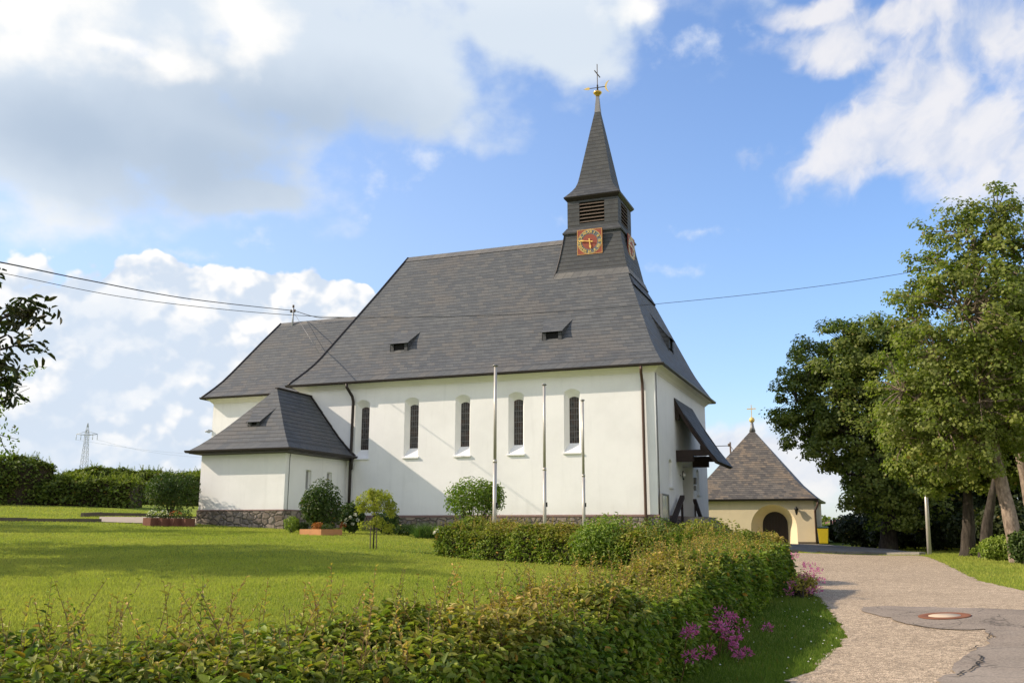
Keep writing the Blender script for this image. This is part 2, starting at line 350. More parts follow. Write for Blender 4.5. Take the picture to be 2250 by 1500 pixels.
MT['greyroof'] = simple('faded grey corrugated roof', (0.26, 0.25, 0.26), 0.8)
MT['fence'] = simple('dark weathered fence boards', (0.035, 0.028, 0.022), 0.9, 0, 0.35, 5)
MT['glass'] = mat('dark window glass', lambda t: pb(t, (0.03, 0.035, 0.04, 1), 0.12, spec=0.6))
MT['lampglass'] = mat('frosted lamp glass', lambda t: pb(t, (0.7, 0.7, 0.68, 1), 0.25, spec=0.5))
MT['sash'] = simple('grey window sash glass', (0.28, 0.28, 0.27), 0.3, 0, 0.1)
MT['twigs'] = simple('brown hedge twigs', (0.035, 0.026, 0.016), 0.95, 0, 0.4, 14)
MT['stem'] = simple('reddish shoot bark', (0.17, 0.10, 0.045), 0.8, 0, 0.2)
def _stained(t):
    p = opos(t); s = t.sep(p)
    q = t.xyz(s[0], s[2], 0)
    nd = t.n('ShaderNodeTexBrick', offset=0.0); t.put(nd.inputs['Vector'], q); nd.inputs['Scale'].default_value = 1
    nd.inputs['Color1'].default_value = (0.012, 0.012, 0.013, 1); nd.inputs['Color2'].default_value = (0.085, 0.07, 0.06, 1)
    nd.inputs['Mortar'].default_value = (0.05, 0.05, 0.05, 1); nd.inputs['Mortar Size'].default_value = 0.008
    nd.inputs['Brick Width'].default_value = 0.105; nd.inputs['Row Height'].default_value = 0.14
    c = t.mix(t.ramp(t.noise(q, 2.2, 3), 0.45, 0.7, 0, 0.6), nd.outputs[0], (0.075, 0.035, 0.02, 1))
    return pb(t, c, 0.38, spec=0.25, bump=t.noise(p, 18, 2), bstr=0.25, bdist=0.02)
MT['stained'] = mat('dark stained glass', _stained)
def _board(t):
    p = opos(t); n = t.noise(p, 3.0, 3)
    return pb(t, t.mix(t.ramp(n, 0.35, 0.65), (0.16, 0.19, 0.16, 1), (0.36, 0.33, 0.19, 1)), 0.15, spec=0.6)  # greenish reflection in the glass put into the panel colour
MT['showcase'] = mat('glazed notice case', _board)
MT['maple'] = m_leaf('maple leaves', (0.050, 0.082, 0.018, 1), (0.20, 0.245, 0.045, 1), (0.32, 0.31, 0.07, 1), trans=0.45)
MT['maple_light'] = m_leaf('sunlit sycamore leaves', (0.085, 0.115, 0.020, 1), (0.195, 0.235, 0.042, 1), (0.35, 0.35, 0.10, 1), trans=0.45)
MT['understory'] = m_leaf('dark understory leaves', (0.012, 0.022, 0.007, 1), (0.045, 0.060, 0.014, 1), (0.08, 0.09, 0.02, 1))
MT['hornbeam'] = m_leaf('hornbeam hedge leaves', (0.030, 0.075, 0.012, 1), (0.275, 0.37, 0.048, 1), (0.60, 0.37, 0.11, 1), dry=(0.34, 0.20, 0.03), rough=0.5, spec=0.2)
MT['hedge_far'] = m_leaf('clipped hedge leaves', (0.045, 0.082, 0.018, 1), (0.175, 0.225, 0.038, 1), (0.34, 0.36, 0.06, 1))
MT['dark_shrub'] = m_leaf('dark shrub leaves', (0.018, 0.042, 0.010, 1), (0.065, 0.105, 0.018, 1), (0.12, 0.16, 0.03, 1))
MT['bright_shrub'] = m_leaf('bright shrub leaves', (0.07, 0.14, 0.018, 1), (0.235, 0.32, 0.04, 1), (0.36, 0.38, 0.065, 1))
MT['lime_tree'] = m_leaf('yellow green leaves', (0.20, 0.25, 0.03, 1), (0.42, 0.43, 0.05, 1), (0.52, 0.46, 0.07, 1))
MT['cherry'] = m_leaf('dark cherry leaves', (0.020, 0.035, 0.010, 1), (0.06, 0.085, 0.018, 1), (0.12, 0.05, 0.03, 1), trans=0.2)
MT['grass'] = m_leaf('grass blades', (0.18, 0.23, 0.036, 1), (0.38, 0.385, 0.07, 1), (0.50, 0.43, 0.12, 1), trans=0.4, rough=0.6, spec=0.15)
MT['verge'] = m_leaf('shade darkened verge blades', (0.055, 0.105, 0.014, 1), (0.15, 0.215, 0.03, 1), (0.24, 0.24, 0.06, 1), trans=0.35, rough=0.6, spec=0.15)  # darker than the lawn blades: hedge shade put into the colour
MT['reed'] = m_leaf('ornamental grass leaves', (0.03, 0.075, 0.015, 1), (0.09, 0.16, 0.03, 1), (0.15, 0.2, 0.05, 1))
MT['pink'] = m_leaf('pink petals', (0.42, 0.05, 0.24, 1), (0.66, 0.14, 0.42, 1), (0.74, 0.28, 0.52, 1), dry=(0.6, 0.12, 0.4), trans=0.3)
MT['whiteflower'] = m_leaf('white petals', (0.62, 0.60, 0.52, 1), (0.80, 0.78, 0.72, 1), (0.75, 0.65, 0.6, 1), dry=(0.7, 0.68, 0.6))
MT['redflower'] = m_leaf('red flowers', (0.24, 0.03, 0.015, 1), (0.42, 0.09, 0.03, 1), (0.45, 0.18, 0.05, 1), dry=(0.3, 0.1, 0.02))
MT['bark'] = m_bark('grey brown bark', (0.028, 0.023, 0.019, 1), (0.075, 0.062, 0.050, 1))
MT['bark_pale'] = m_bark('pale sycamore bark', (0.12, 0.09, 0.07, 1), (0.31, 0.24, 0.185, 1), (5, 5, 2.2))

# ------------------------------------------------------------------ mesh helpers
def tag(o, label=None, cat=None, group=None, kind=None):
    if label: o['label'] = label
    if cat: o['category'] = cat
    if group: o['group'] = group
    if kind: o['kind'] = kind
    return o
def empty(name, loc, label=None, cat=None, group=None):
    o = bpy.data.objects.new(name, None); o.location = loc; o.empty_display_size = 0.3; col.objects.link(o)
    return tag(o, label, cat, group)
def root_loc(o):
    v = Vector((0, 0, 0))
    while o is not None: v = v + o.location; o = o.parent
    return v
class MB:
    def __init__(s): s.v = []; s.f = []; s.uv = []; s.sm = []; s.mi = []
    def face(s, pts, uv=None, smooth=False, mi=0):
        i = len(s.v); s.v += [tuple(map(float, p)) for p in pts]; s.f.append(tuple(range(i, i+len(pts)))); s.uv.append(uv); s.sm.append(smooth); s.mi.append(mi)
    def box(s, a, b, mi=0):
        (x0, y0, z0), (x1, y1, z1) = a, b
        c = [(x0, y0, z0), (x1, y0, z0), (x1, y1, z0), (x0, y1, z0), (x0, y0, z1), (x1, y0, z1), (x1, y1, z1), (x0, y1, z1)]
        s.hexa(c, mi)
    def hexa(s, c, mi=0):
        i = len(s.v); s.v += [tuple(map(float, p)) for p in c]
        for q in ((0, 3, 2, 1), (4, 5, 6, 7), (0, 1, 5, 4), (1, 2, 6, 5), (2, 3, 7, 6), (3, 0, 4, 7)):
            s.f.append(tuple(i+k for k in q)); s.uv.append(None); s.sm.append(False); s.mi.append(mi)
    def bar(s, p, q, w, h, up=(0, 0, 1), mi=0):
        p, q, up = Vector(p), Vector(q), Vector(up); d = (q-p).normalized(); sd = d.cross(up).normalized(); u2 = sd.cross(d).normalized()
        a, b = sd*w/2, u2*h/2
        s.hexa([p-a-b, p+a-b, q+a-b, q-a-b, p-a+b, p+a+b, q+a+b, q-a+b], mi)
    def tube(s, pts, rad, n=8, cap=True, mi=0):
        pts = [Vector(p) for p in pts]; rad = rad if hasattr(rad, '__len__') else [rad]*len(pts)
        i0 = len(s.v); pr = None
        for k, p in enumerate(pts):
            d = (pts[min(k+1, len(pts)-1)]-pts[max(k-1, 0)]).normalized()
            if pr is None: pr = d.cross(Vector((0.31, 0.17, 0.93)) if abs(d.z) < 0.95 else Vector((1, 0, 0))).normalized()
            else: pr = (pr-d*pr.dot(d)).normalized()
            b = d.cross(pr)
            for j in range(n):
                a = 2*PI*j/n; s.v.append(tuple(p+(pr*math.cos(a)+b*math.sin(a))*rad[k]))
        for k in range(len(pts)-1):
            for j in range(n):
                a = i0+k*n+j; b2 = i0+k*n+(j+1) % n
                s.f.append((a, b2, b2+n, a+n)); s.uv.append(None); s.sm.append(True); s.mi.append(mi)
        if cap:
            s.f.append(tuple(i0+j for j in reversed(range(n)))); e = i0+(len(pts)-1)*n; s.f.append(tuple(e+j for j in range(n)))
            s.uv += [None]*2; s.sm += [False]*2; s.mi += [mi]*2
    def lathe(s, c, prof, n=16, mi=0):
        s.tube_prof(c, prof, n, mi)
    def tube_prof(s, c, prof, n=16, mi=0):
        i0 = len(s.v)
        for r, z in prof:
            for j in range(n):
                a = 2*PI*j/n; s.v.append((c[0]+r*math.cos(a), c[1]+r*math.sin(a), c[2]+z))
        for k in range(len(prof)-1):
            for j in range(n):
                a = i0+k*n+j; b = i0+k*n+(j+1) % n
                s.f.append((a, b, b+n, a+n)); s.uv.append(None); s.sm.append(True); s.mi.append(mi)
        s.f.append(tuple(i0+j for j in reversed(range(n)))); e = i0+(len(prof)-1)*n; s.f.append(tuple(e+j for j in range(n)))
        s.uv += [None]*2; s.sm += [False]*2; s.mi += [mi]*2
    def ring(s, rect, prof, mi=0, closed=False):     # sweep (offset,z) profile round a rectangle
        x0, x1, y0, y1 = rect
        P = [[(x0-o, y0-o, z), (x1+o, y0-o, z), (x1+o, y1+o, z), (x0-o, y1+o, z)] for o, z in prof]
        if closed: P.append(P[0])
        for a, b in zip(P[:-1], P[1:]):
            for k in range(4): s.face([a[k], a[(k+1) % 4], b[(k+1) % 4], b[k]], mi=mi)
    def build(s, name, m, parent=None, bevel=0.0):
        off = root_loc(parent) if parent else Vector((0, 0, 0))
        me = bpy.data.meshes.new(name)
        me.from_pydata([(x-off.x, y-off.y, z-off.z) for x, y, z in s.v], [], s.f)
        if any(u is not None for u in s.uv):
            ul = me.uv_layers.new(name='UVMap'); k = 0
            for fi, u in zip(s.f, s.uv):
                for j in range(len(fi)):
                    ul.data[k].uv = u[j] if u is not None else (0, 0); k += 1
        me.polygons.foreach_set('use_smooth', s.sm)
        for mm in (m if isinstance(m, (list, tuple)) else [m]): me.materials.append(MT[mm])
        me.polygons.foreach_set('material_index', s.mi)
        me.update()
        o = bpy.data.objects.new(name, me); col.objects.link(o); o.parent = parent
        if bevel:
            bm = bmesh.new(); bm.from_mesh(me); bmesh.ops.remove_doubles(bm, verts=bm.verts, dist=1e-5)
            bmesh.ops.bevel(bm, geom=[e for e in bm.edges if len(e.link_faces) == 2 and e.calc_face_angle(0) > 0.5], offset=bevel, segments=2, affect='EDGES', clamp_overlap=True)
            bm.to_mesh(me); bm.free()
        return o
def copy_tree(o, parent=None):
    c = o.copy(); col.objects.link(c); c.parent = parent
    for ch in o.children: copy_tree(ch, c)
    return c

def leaf_mesh(name, pos, nrm, size, attr, m, parent=None, shape='oval', aspect=0.55, droop=0.0, updir=None, fold=0.18):
    """many small leaves as one mesh: pos,nrm (n,3); size (n); attr (n,3)"""
    n = len(pos)
    nrm = nrm/np.maximum(np.linalg.norm(nrm, axis=1, keepdims=True), 1e-6)
    t = rng.normal(size=(n, 3)) if updir is None else updir+rng.normal(size=(n, 3))*0.45
    t = t + np.array([0, 0, -droop])
    t -= nrm*np.sum(t*nrm, axis=1, keepdims=True); t /= np.maximum(np.linalg.norm(t, axis=1, keepdims=True), 1e-6)
    b = np.cross(nrm, t); L = size[:, None]; W = L*aspect
    if shape == 'oval':
        loc = [(0, 0, 0), (0.28, 0.45, fold), (0.68, 0.36, fold*0.7), (1, 0, -0.08), (0.68, -0.36, fold*0.7), (0.28, -0.45, fold)]
        faces = np.array([[0, 1, 2, 3], [0, 3, 4, 5]])
    elif shape == 'lobed':      # five pointed maple-like leaf
        loc = [(0, 0, 0), (0.18, 0.5, 0.1), (0.5, 0.34, 0.05), (1, 0, -0.12), (0.5, -0.34, 0.05), (0.18, -0.5, 0.1)]
        faces = np.array([[0, 1, 2, 3], [0, 3, 4, 5]])
    elif shape == 'blade':
        loc = [(0, 0.5, 0), (0, -0.5, 0), (0.55, -0.32, 0.05), (0.55, 0.32, 0.05), (1, 0, 0.22)]
        faces = None
    else:
        loc = [(0, 0, 0), (0.45, 0.5, fold), (1, 0, 0), (0.45, -0.5, fold)]
        faces = np.array([[0, 1, 2, 3]])
    k = len(loc)
    V = np.stack([pos + t*L*a + b*W*c + nrm*L*e for a, c, e in loc], axis=1).reshape(-1, 3)
    off = root_loc(parent) if parent else Vector((0, 0, 0)); V = V-np.array(off)
    me = bpy.data.meshes.new(name); me.vertices.add(len(V)); me.vertices.foreach_set('co', V.astype(np.float32).ravel())
    base = (np.arange(n)*k)
    if faces is not None:
        idx = (base[:, None, None]+faces[None]).reshape(-1); nf = n*len(faces); ls = np.arange(nf)*4; lt = np.full(nf, 4)
    else:
        q = (base[:, None]+np.array([0, 1, 2, 3])); tr = base[:, None]+np.array([3, 2, 4])
        idx = np.concatenate([q, tr], axis=1).reshape(-1); nf = n*2
        ls = (np.arange(n)[:, None]*7+np.array([0, 4])).ravel(); lt = np.tile([4, 3], n)
    me.loops.add(len(idx)); me.loops.foreach_set('vertex_index', idx.astype(np.int32))
    me.polygons.add(nf); me.polygons.foreach_set('loop_start', ls.astype(np.int32))
    try: me.polygons.foreach_set('loop_total', lt.astype(np.int32))
    except Exception: pass
    me.update(calc_edges=True)
    ca = me.color_attributes.new('leaf', 'FLOAT_COLOR', 'POINT')
    A = np.ones((n, k, 4), np.float32); A[:, :, :3] = attr[:, None, :]
    ca.data.foreach_set('color', A.ravel())
    me.materials.append(MT[m])
    o = bpy.data.objects.new(name, me); col.objects.link(o); o.parent = parent
    return o
def attrs(n, tint=0.0, lo=0.0, hi=1.0):
    a = np.empty((n, 3)); a[:, 0] = rng.uniform(lo, hi, n); a[:, 1] = np.clip(rng.normal(tint, 0.12, n), 0, 1) if np.isscalar(tint) else np.clip(tint, 0, 1); a[:, 2] = rng.uniform(0, 1, n); return a

# ------------------------------------------------------------------ terrain
ctrl = []
def cw(x, y, z): ctrl.append((x, y, z))
def cp(px, py, d): ctrl.append(tuple(spot(px, py, d)))
EZ = CAM[2]
for la, fo, dz in ((0, 0, -1.55), (-4, 2, -1.5), (4, 0, -1.62), (-8, 5, -1.35), (-14, 8, -1.2), (9, 2, -1.65), (0, -8, -1.8), (-30, -5, -1.2), (30, -5, -1.9), (-40, 25, -0.4), (40, 20, -1.2)):
    p = lf(la, fo); cw(p[0], p[1], EZ+dz)
for q in ((2250, 1500, 8.9), (1800, 1480, 9.3), (1520, 1495, 8.9), (2078, 1358, 12.9), (2250, 1345, 13.4), (1760, 1308, 17.0), (1870, 1398, 11.9), (1790, 1222, 41), (2041, 1217, 41),
          (2125, 1222, 37), (2232, 1236, 31), (2250, 1299, 19), (1800, 1198, 61), (1560, 1198, 61), (700, 1173, 33), (820, 1205, 25), (985, 1226, 24), (1280, 1246, 21),
          (400, 1290, 15), (60, 1290, 15), (750, 1290, 14), (50, 1141, 44), (370, 1155, 42), (50, 1108, 60), (300, 1116, 58), (200, 1210, 25), (2150, 1190, 75), (1950, 1185, 85)): cp(*q)
for q in ((-19.3, -5.1, -0.42), (-14.8, -5.1, -0.64), (-10, -1, -0.80), (-5, -1, -0.92), (0.5, -1, -1.02), (0.5, 6, -1.1), (1, 13, -1.3), (-25, 6, 0.0), (-12, 14, -0.4), (-12, 30, 0.3), (-40, 30, 1.2), (20, 40, -1.9)): cw(*q)
for a in range(0, 360, 20):
    la, fo = 170*math.sin(math.radians(a)), 170*math.cos(math.radians(a)); p = lf(la, fo)
    cw(p[0], p[1], EZ + (1.1 if la < -40 else (-2.2 if la > 40 else -0.6)) - (1.0 if fo < 0 else 0))
ctrl = np.array(ctrl)
def _U(r2): return np.where(r2 > 1e-9, r2*np.log(np.maximum(r2, 1e-9)), 0.0)
_S = 30.0
_X = ctrl[:, :2]/_S
def _fit():
    n = len(_X); K = _U(((_X[:, None]-_X[None])**2).sum(-1)) + np.eye(n)*0.004
    Pm = np.c_[np.ones(n), _X]; A = np.zeros((n+3, n+3)); A[:n, :n] = K; A[:n, n:] = Pm; A[n:, :n] = Pm.T
    return np.linalg.solve(A, np.r_[ctrl[:, 2], 0, 0, 0])
_W = _fit()
def ground(x, y):
    x = np.asarray(x, float); y = np.asarray(y, float); sh = x.shape
    cx, cy = CAM[0], CAM[1]; dx, dy = x.ravel()-cx, y.ravel()-cy; r = np.hypot(dx, dy); k = np.minimum(1, 165/np.maximum(r, 1e-6))
    q = np.c_[cx+dx*k, cy+dy*k]/_S; out = np.empty(len(q))
    for i in range(0, len(q), 20000):
        s = q[i:i+20000]; out[i:i+20000] = _U(((s[:, None]-_X[None])**2).sum(-1)) @ _W[:-3] + _W[-3] + s @ _W[-2:]
    return out.reshape(sh)
def gz(x, y): return float(ground(np.array([x]), np.array([y]))[0])
def gpx(px, py):               # where a sight line meets the ground
    v = ray(px, py); hd = math.hypot(v[0], v[1]); ts = np.arange(4, 130, 0.1)/hd
    P = CAM[None]+v[None]*ts[:, None]; d = P[:, 2]-ground(P[:, 0], P[:, 1]); k = np.argmax(d < 0)
    if k == 0: k = len(ts)-1
    a = d[k-1]/(d[k-1]-d[k]) if k > 0 else 0
    p = P[k-1]+(P[k]-P[k-1])*a; return p
def axis(lo, hi, step, far):
    a = list(np.arange(lo, hi+1e-6, step)); g = step; x = hi
    while x < far: g *= 1.35; x += g; a.append(x)
    g = step; x = lo
    while x > -far: g *= 1.35; x -= g; a.insert(0, x)
    return np.array(a)
def build_ground():
    xs = axis(-50, 45, 0.7, 3500); ys = axis(-50, 40, 0.7, 3500)
    X, Y = np.meshgrid(xs, ys); Z = ground(X, Y); nx, ny = len(xs), len(ys)
    V = np.stack([X, Y, Z], -1).reshape(-1, 3)
    i = np.arange((nx-1)*(ny-1)); a = (i//(nx-1))*nx+i % (nx-1)
    fc = np.stack([a, a+1, a+1+nx, a+nx], 1)
    me = bpy.data.meshes.new('lawn'); me.vertices.add(len(V)); me.vertices.foreach_set('co', V.astype(np.float32).ravel())
    me.loops.add(fc.size); me.loops.foreach_set('vertex_index', fc.ravel().astype(np.int32)); me.polygons.add(len(fc)); me.polygons.foreach_set('loop_start', (np.arange(len(fc))*4).astype(np.int32))
    me.update(calc_edges=True); me.polygons.foreach_set('use_smooth', np.ones(len(fc), bool)); me.materials.append(MT['lawn'])
    o = bpy.data.objects.new('lawn', me); col.objects.link(o); tag(o, kind='structure')
build_ground()
def inside(P, poly):
    x, y = P[:, 0], P[:, 1]; c = np.zeros(len(P), bool); n = len(poly)
    for i in range(n):
        x0, y0 = poly[i]; x1, y1 = poly[i-1]
        c ^= ((y0 > y) != (y1 > y)) & (x < (x1-x0)*(y-y0)/((y1-y0) if abs(y1-y0) > 1e-12 else 1e-12)+x0)
    return c
def sheet(name, pts, m, lift, cell=0.6, kind='structure', rag=0.0, skirt=0.0):
    """polygon (plan points) draped on the terrain"""
    P = [np.array(p[:2]) for p in pts]; out = []
    for a, b in zip(P, P[1:]+P[:1]):
        k = max(1, int(np.linalg.norm(b-a)/(cell if not rag else 0.12)))
        for j in range(k):
            q = a+(b-a)*j/k
            if rag: q = q+rng.normal(size=2)*rag
            out.append(q)
    bm = bmesh.new(); vs = [bm.verts.new((q[0], q[1], 0)) for q in out]; bm.faces.new(vs)
    lo, hi = np.min(out, 0), np.max(out, 0); ce = max(cell, (hi-lo).max()/70)
    for ax in (0, 1):
        for c in np.arange(lo[ax]+ce, hi[ax], ce):
            co = [0, 0, 0]; co[ax] = c; no = [0, 0, 0]; no[ax] = 1
            bmesh.ops.bisect_plane(bm, geom=bm.verts[:]+bm.edges[:]+bm.faces[:], plane_co=co, plane_no=no)
    bmesh.ops.triangulate(bm, faces=bm.faces[:])
    xy = np.array([v.co[:2] for v in bm.verts]); z = ground(xy[:, 0], xy[:, 1])+lift
    for v, zz in zip(bm.verts, z): v.co.z = zz
    if skirt:
        ed = [e for e in bm.edges if len(e.link_faces) == 1]
        r = bmesh.ops.extrude_edge_only(bm, edges=ed)
        for v in r['geom']:
            if isinstance(v, bmesh.types.BMVert): v.co.z -= skirt
    bmesh.ops.recalc_face_normals(bm, faces=bm.faces[:])
    me = bpy.data.meshes.new(name); bm.to_mesh(me); bm.free()
    if len(me.polygons) and me.polygons[0].normal.z < 0: me.flip_normals()
    me.materials.append(MT[m]); o = bpy.data.objects.new(name, me); col.objects.link(o); tag(o, kind=kind); return o

# ------------------------------------------------------------------ church
L_, W_, OV, ZE, HC = 17.678, 12.34, 0.43, 6.26, 6.0
church = empty('church', (-8, 6, -0.9), 'white village church with steep grey slate roofs and a clock tower with a pointed spire', 'church')
PROF = [(0, 6.26), (0.18, 6.43), (0.5, 6.70), (0.9, 7.05), (1.3, 7.44), (1.65, 7.84), (2.0, 8.29), (2.7, 9.18), (3.7, 10.46), (4.74, 11.80), (5.6, 12.94), (6.6, 14.26)]
def hip_roof(mb, rect, prof, xa, xb, run=None, sides='FRLB'):
    x0, x1, y0, y1 = rect; run = run or prof[-1][0]
    rings = []; vacc = 0; pv = None
    for v, z in prof:
        t = v/run
        if pv is not None: vacc += math.hypot(v-pv[0], z-pv[1])
        rings.append((x0+(xa-x0)*t, x1+(xb-x1)*t, y0+v, y1-v, z, vacc)); pv = (v, z)
    for (a0, a1, b0, b1, z, s), (c0, c1, d0, d1, w, q) in zip(rings[:-1], rings[1:]):
        if 'F' in sides: mb.face([(a0, b0, z), (a1, b0, z), (c1, d0, w), (c0, d0, w)], [(a0, s), (a1, s), (c1, q), (c0, q)], True)
        if 'R' in sides: mb.face([(a1, b0, z), (a1, b1, z), (c1, d1, w), (c1, d0, w)], [(b0, s), (b1, s), (d1, q), (d0, q)], True)
        if 'B' in sides: mb.face([(a1, b1, z), (a0, b1, z), (c0, d1, w), (c1, d1, w)], [(a1, s), (a0, s), (c0, q), (c1, q)], True)
        if 'L' in sides: mb.face([(a0, b1, z), (a0, b0, z), (c0, d0, w), (c0, d1, w)], [(b1, s), (b0, s), (d0, q), (d1, q)], True)
def weld(o):
    bm = bmesh.new(); bm.from_mesh(o.data)
    # weld only inside each slope (same normal side) so hips stay crisp
    bmesh.ops.remove_doubles(bm, verts=bm.verts, dist=1e-4)
    for e in bm.edges:
        if len(e.link_faces) == 2 and e.calc_face_angle(0) > 0.6: e.smooth = False
    bm.to_mesh(o.data); bm.free(); return o
def arch_pts(ua, ub, za, zb, rise, n=8):
    """outline from bottom-left, anticlockwise, segmental arch on top"""
    w = (ub-ua)/2; zs = zb-rise
    R = (w*w+rise*rise)/(2*rise); c = zb-R; th = math.asin(min(1, w/R))
    if rise > w*0.99: th = PI/2
    pts = [(ua, za), (ub, za)]
    for k in range(n+1):
        a = th-2*th*k/n; pts.append(((ua+ub)/2+R*math.sin(a), c+R*math.cos(a)))
    return pts
def wall_panel(mb, fm, u0, u1, z0, z1, ops):
    """wall face with openings; fm(u,z,depth)->xyz; ops: outlines from arch_pts sorted by u"""
    u = u0
    for o in ops:
        ua, ub = min(p[0] for p in o), max(p[0] for p in o); za = min(p[1] for p in o)
        mb.face([fm(u, z0, 0), fm(ua, z0, 0), fm(ua, z1, 0), fm(u, z1, 0)])
        if za > z0+1e-4: mb.face([fm(ua, z0, 0), fm(ub, z0, 0), fm(ub, za, 0), fm(ua, za, 0)])
        top = o[2:]
        for p, q in zip(top[:-1], top[1:]): mb.face([fm(q[0], q[1], 0), fm(p[0], p[1], 0), fm(p[0], z1, 0), fm(q[0], z1, 0)])
        u = ub
    mb.face([fm(u, z0, 0), fm(u1, z0, 0), fm(u1, z1, 0), fm(u, z1, 0)])
def reveal(mb, fm, a, b, d0, d1):
    n = len(a)
    for k in range(n):
        p, q = a[k], a[(k+1) % n]; r, s = b[k], b[(k+1) % n]
        mb.face([fm(p[0], p[1], d0), fm(q[0], q[1], d0), fm(s[0], s[1], d1), fm(r[0], r[1], d1)])

# plinths
P = MB()
P.ring((-L_, 0, 0, W_), [(0.07, -1.7), (0.055, -0.10)]); P.ring((-24.5, -L_+0.1, 2.03, 10.3), [(0.07, -1.5), (0.055, -0.10)])
P.ring((-19.28, -14.87, -4.97, 1.9), [(0.06, -1.4), (0.045, 0.13)])
P.build('plinth', 'rubble', church)
P = MB()
P.ring((-L_, 0, 0, W_), [(0.06, -0.10), (0.07, -0.10), (0.07, -0.035), (0.0, 0.0)]); P.ring((-24.5, -L_+0.1, 2.03, 10.3), [(0.06, -0.10), (0.07, -0.10), (0.07, -0.035), (0, 0)])
P.ring((-19.28, -14.87, -4.97, 1.9), [(0.05, 0.13), (0.06, 0.13), (0.06, 0.155), (0.0, 0.18)])
P.build('plinth_band', 'redstone', church)
# nave walls with five round-shouldered windows
fmF = lambda u, z, d: (u, d, z)
WX, WS, WW, ZS, ZT = -4.055, 2.6076, 0.742, 2.64, 5.41
nave = MB(); outs = []; wins = []
for i in range(5):
    x = WX-(4-i)*WS
    outs.append(arch_pts(x, x+WW, ZS, ZT, 0.15)); wins.append((x, arch_pts(x+0.165, x+0.165+0.43, ZS+0.42, ZT-0.31, 0.075)))
wall_panel(nave, fmF, -L_, 0, -0.02, HC+0.1, outs)
for o, (x, inn) in zip(outs, wins): reveal(nave, fmF, o, inn, 0, 0.28)
fmR = lambda u, z, d: (-d, u, z)
gable_ops = [arch_pts(2.35, 3.05, 1.24, 2.45, 0.12), arch_pts(5.45, 8.05, -0.018, 2.42, 0.02), arch_pts(9.05, 9.75, 1.14, 2.40, 0.12)]
wall_panel(nave, fmR, 0, W_, -0.02, HC+0.1, gable_ops)
for k in (0, 2):
    o = gable_ops[k]; u0, u1 = o[0][0], o[1][0]; z0, z1 = o[0][1], max(p[1] for p in o)
    reveal(nave, fmR, o, arch_pts(u0+0.1, u1-0.1, z0+0.16, z1-0.1, 0.08), 0, 0.25)
reveal(nave, fmR, gable_ops[1], gable_ops[1], 0, 1.1)
nave.face([(0, W_, -0.02), (-L_, W_, -0.02), (-L_, W_, HC+.1), (0, W_, HC+.1)]); nave.face([(-L_, W_, -0.02), (-L_, 0, -0.02), (-L_, 0, HC+.1), (-L_, W_, HC+.1)])
nave.build('nave_wall', 'white', church)
def church_window(x, inn):
    fr = MB(); fr.face([(u, 0.285, z) for u, z in inn])
    pane = fr.build('window', 'stained', church)
    b = MB(); ua, ub = x+0.165, x+0.595; za = ZS+0.42; zb = ZT-0.31
    for k in (1, 2, 3): b.bar((ua+0.43*k/4, 0.279, za), (ua+0.43*k/4, 0.279, zb-0.02), 0.012, 0.010, (0, 1, 0))
    n = 8
    for k in range(1, n): b.bar((ua, 0.277, za+(zb-za)*k/n), (ub, 0.277, za+(zb-za)*k/n), 0.014, 0.022 if k % 2 == 0 else 0.012, (0, 0, 1))
    b.build('lead_bars', 'leadbar', pane)
    s = MB(); s.hexa([(x-0.05, -0.075, ZS-0.07), (x+WW+0.05, -0.075, ZS-0.07), (x+WW+0.05, 0.002, ZS-0.07), (x-0.05, 0.002, ZS-0.07), (x-0.05, -0.075, ZS-0.01), (x+WW+0.05, -0.075, ZS-0.01), (x+WW+0.05, 0.01, ZS+0.014), (x-0.05, 0.01, ZS+0.014)])
    s.build('sill', 'white', pane)
for x, inn in wins: church_window(x, inn)
for k in (0, 2):
    o = gable_ops[k]; u0, u1 = o[0][0], o[1][0]; z0, z1 = o[0][1], max(p[1] for p in o)
    w = MB(); w.face([(-0.255, u, z) for u, z in arch_pts(u0+0.1, u1-0.1, z0+0.16, z1-0.1, 0.08)]); w = w.build('window', 'stained', church)
    s = MB(); s.box((-0.01, u0-0.05, z0-0.08), (0.085, u1+0.05, z0-0.004)); s.build('sill', 'white', w)
d = MB(); d.box((-1.10, 5.46, -0.012), (-1.0, 8.04, 2.40)); dr = d.build('door', 'door', church)
d = MB()
for k in range(9): d.box((-0.998, 5.5+k*0.29, 0.05), (-0.975, 5.5+k*0.29+0.25, 2.3))
d.build('door_board', 'darkwood', dr)
# cornices (cream cove), gutters
COVE = [(0.0, 5.93), (0.03, 5.93), (0.035, 5.97), (0.06, 5.985), (0.10, 6.02), (0.17, 6.09), (0.27, 6.16), (0.36, 6.195), (0.40, 6.20), (0.40, 6.245), (0.0, 6.25)]
P = MB(); P.ring((-L_, 0, 0, W_), COVE); P.ring((-24.5, -L_+0.05, 2.03, 10.3), [(o, z) for o, z in COVE]); P.build('cornice', 'cream_trim', church)
GUT = [(0.395, 6.17), (0.44, 6.145), (0.50, 6.15), (0.535, 6.19), (0.545, 6.255), (0.53, 6.262), (0.50, 6.215), (0.44, 6.20), (0.405, 6.21)]
P = MB(); P.ring((-L_, 0, 0, W_), GUT, closed=True); P.ring((-24.5, -L_-0.6, 2.03, 10.3), GUT, closed=True)
P.ring((-19.28, -14.87, -4.97, 1.5), [(o-0.005, z-3.52) for o, z in GUT], closed=True); P.ring((-19.28, -14.87, -4.97, 1.5), [(0.0, 2.54), (0.39, 2.60), (0.39, 2.70), (0, 2.72)])
P.build('gutter', 'gutter', church)
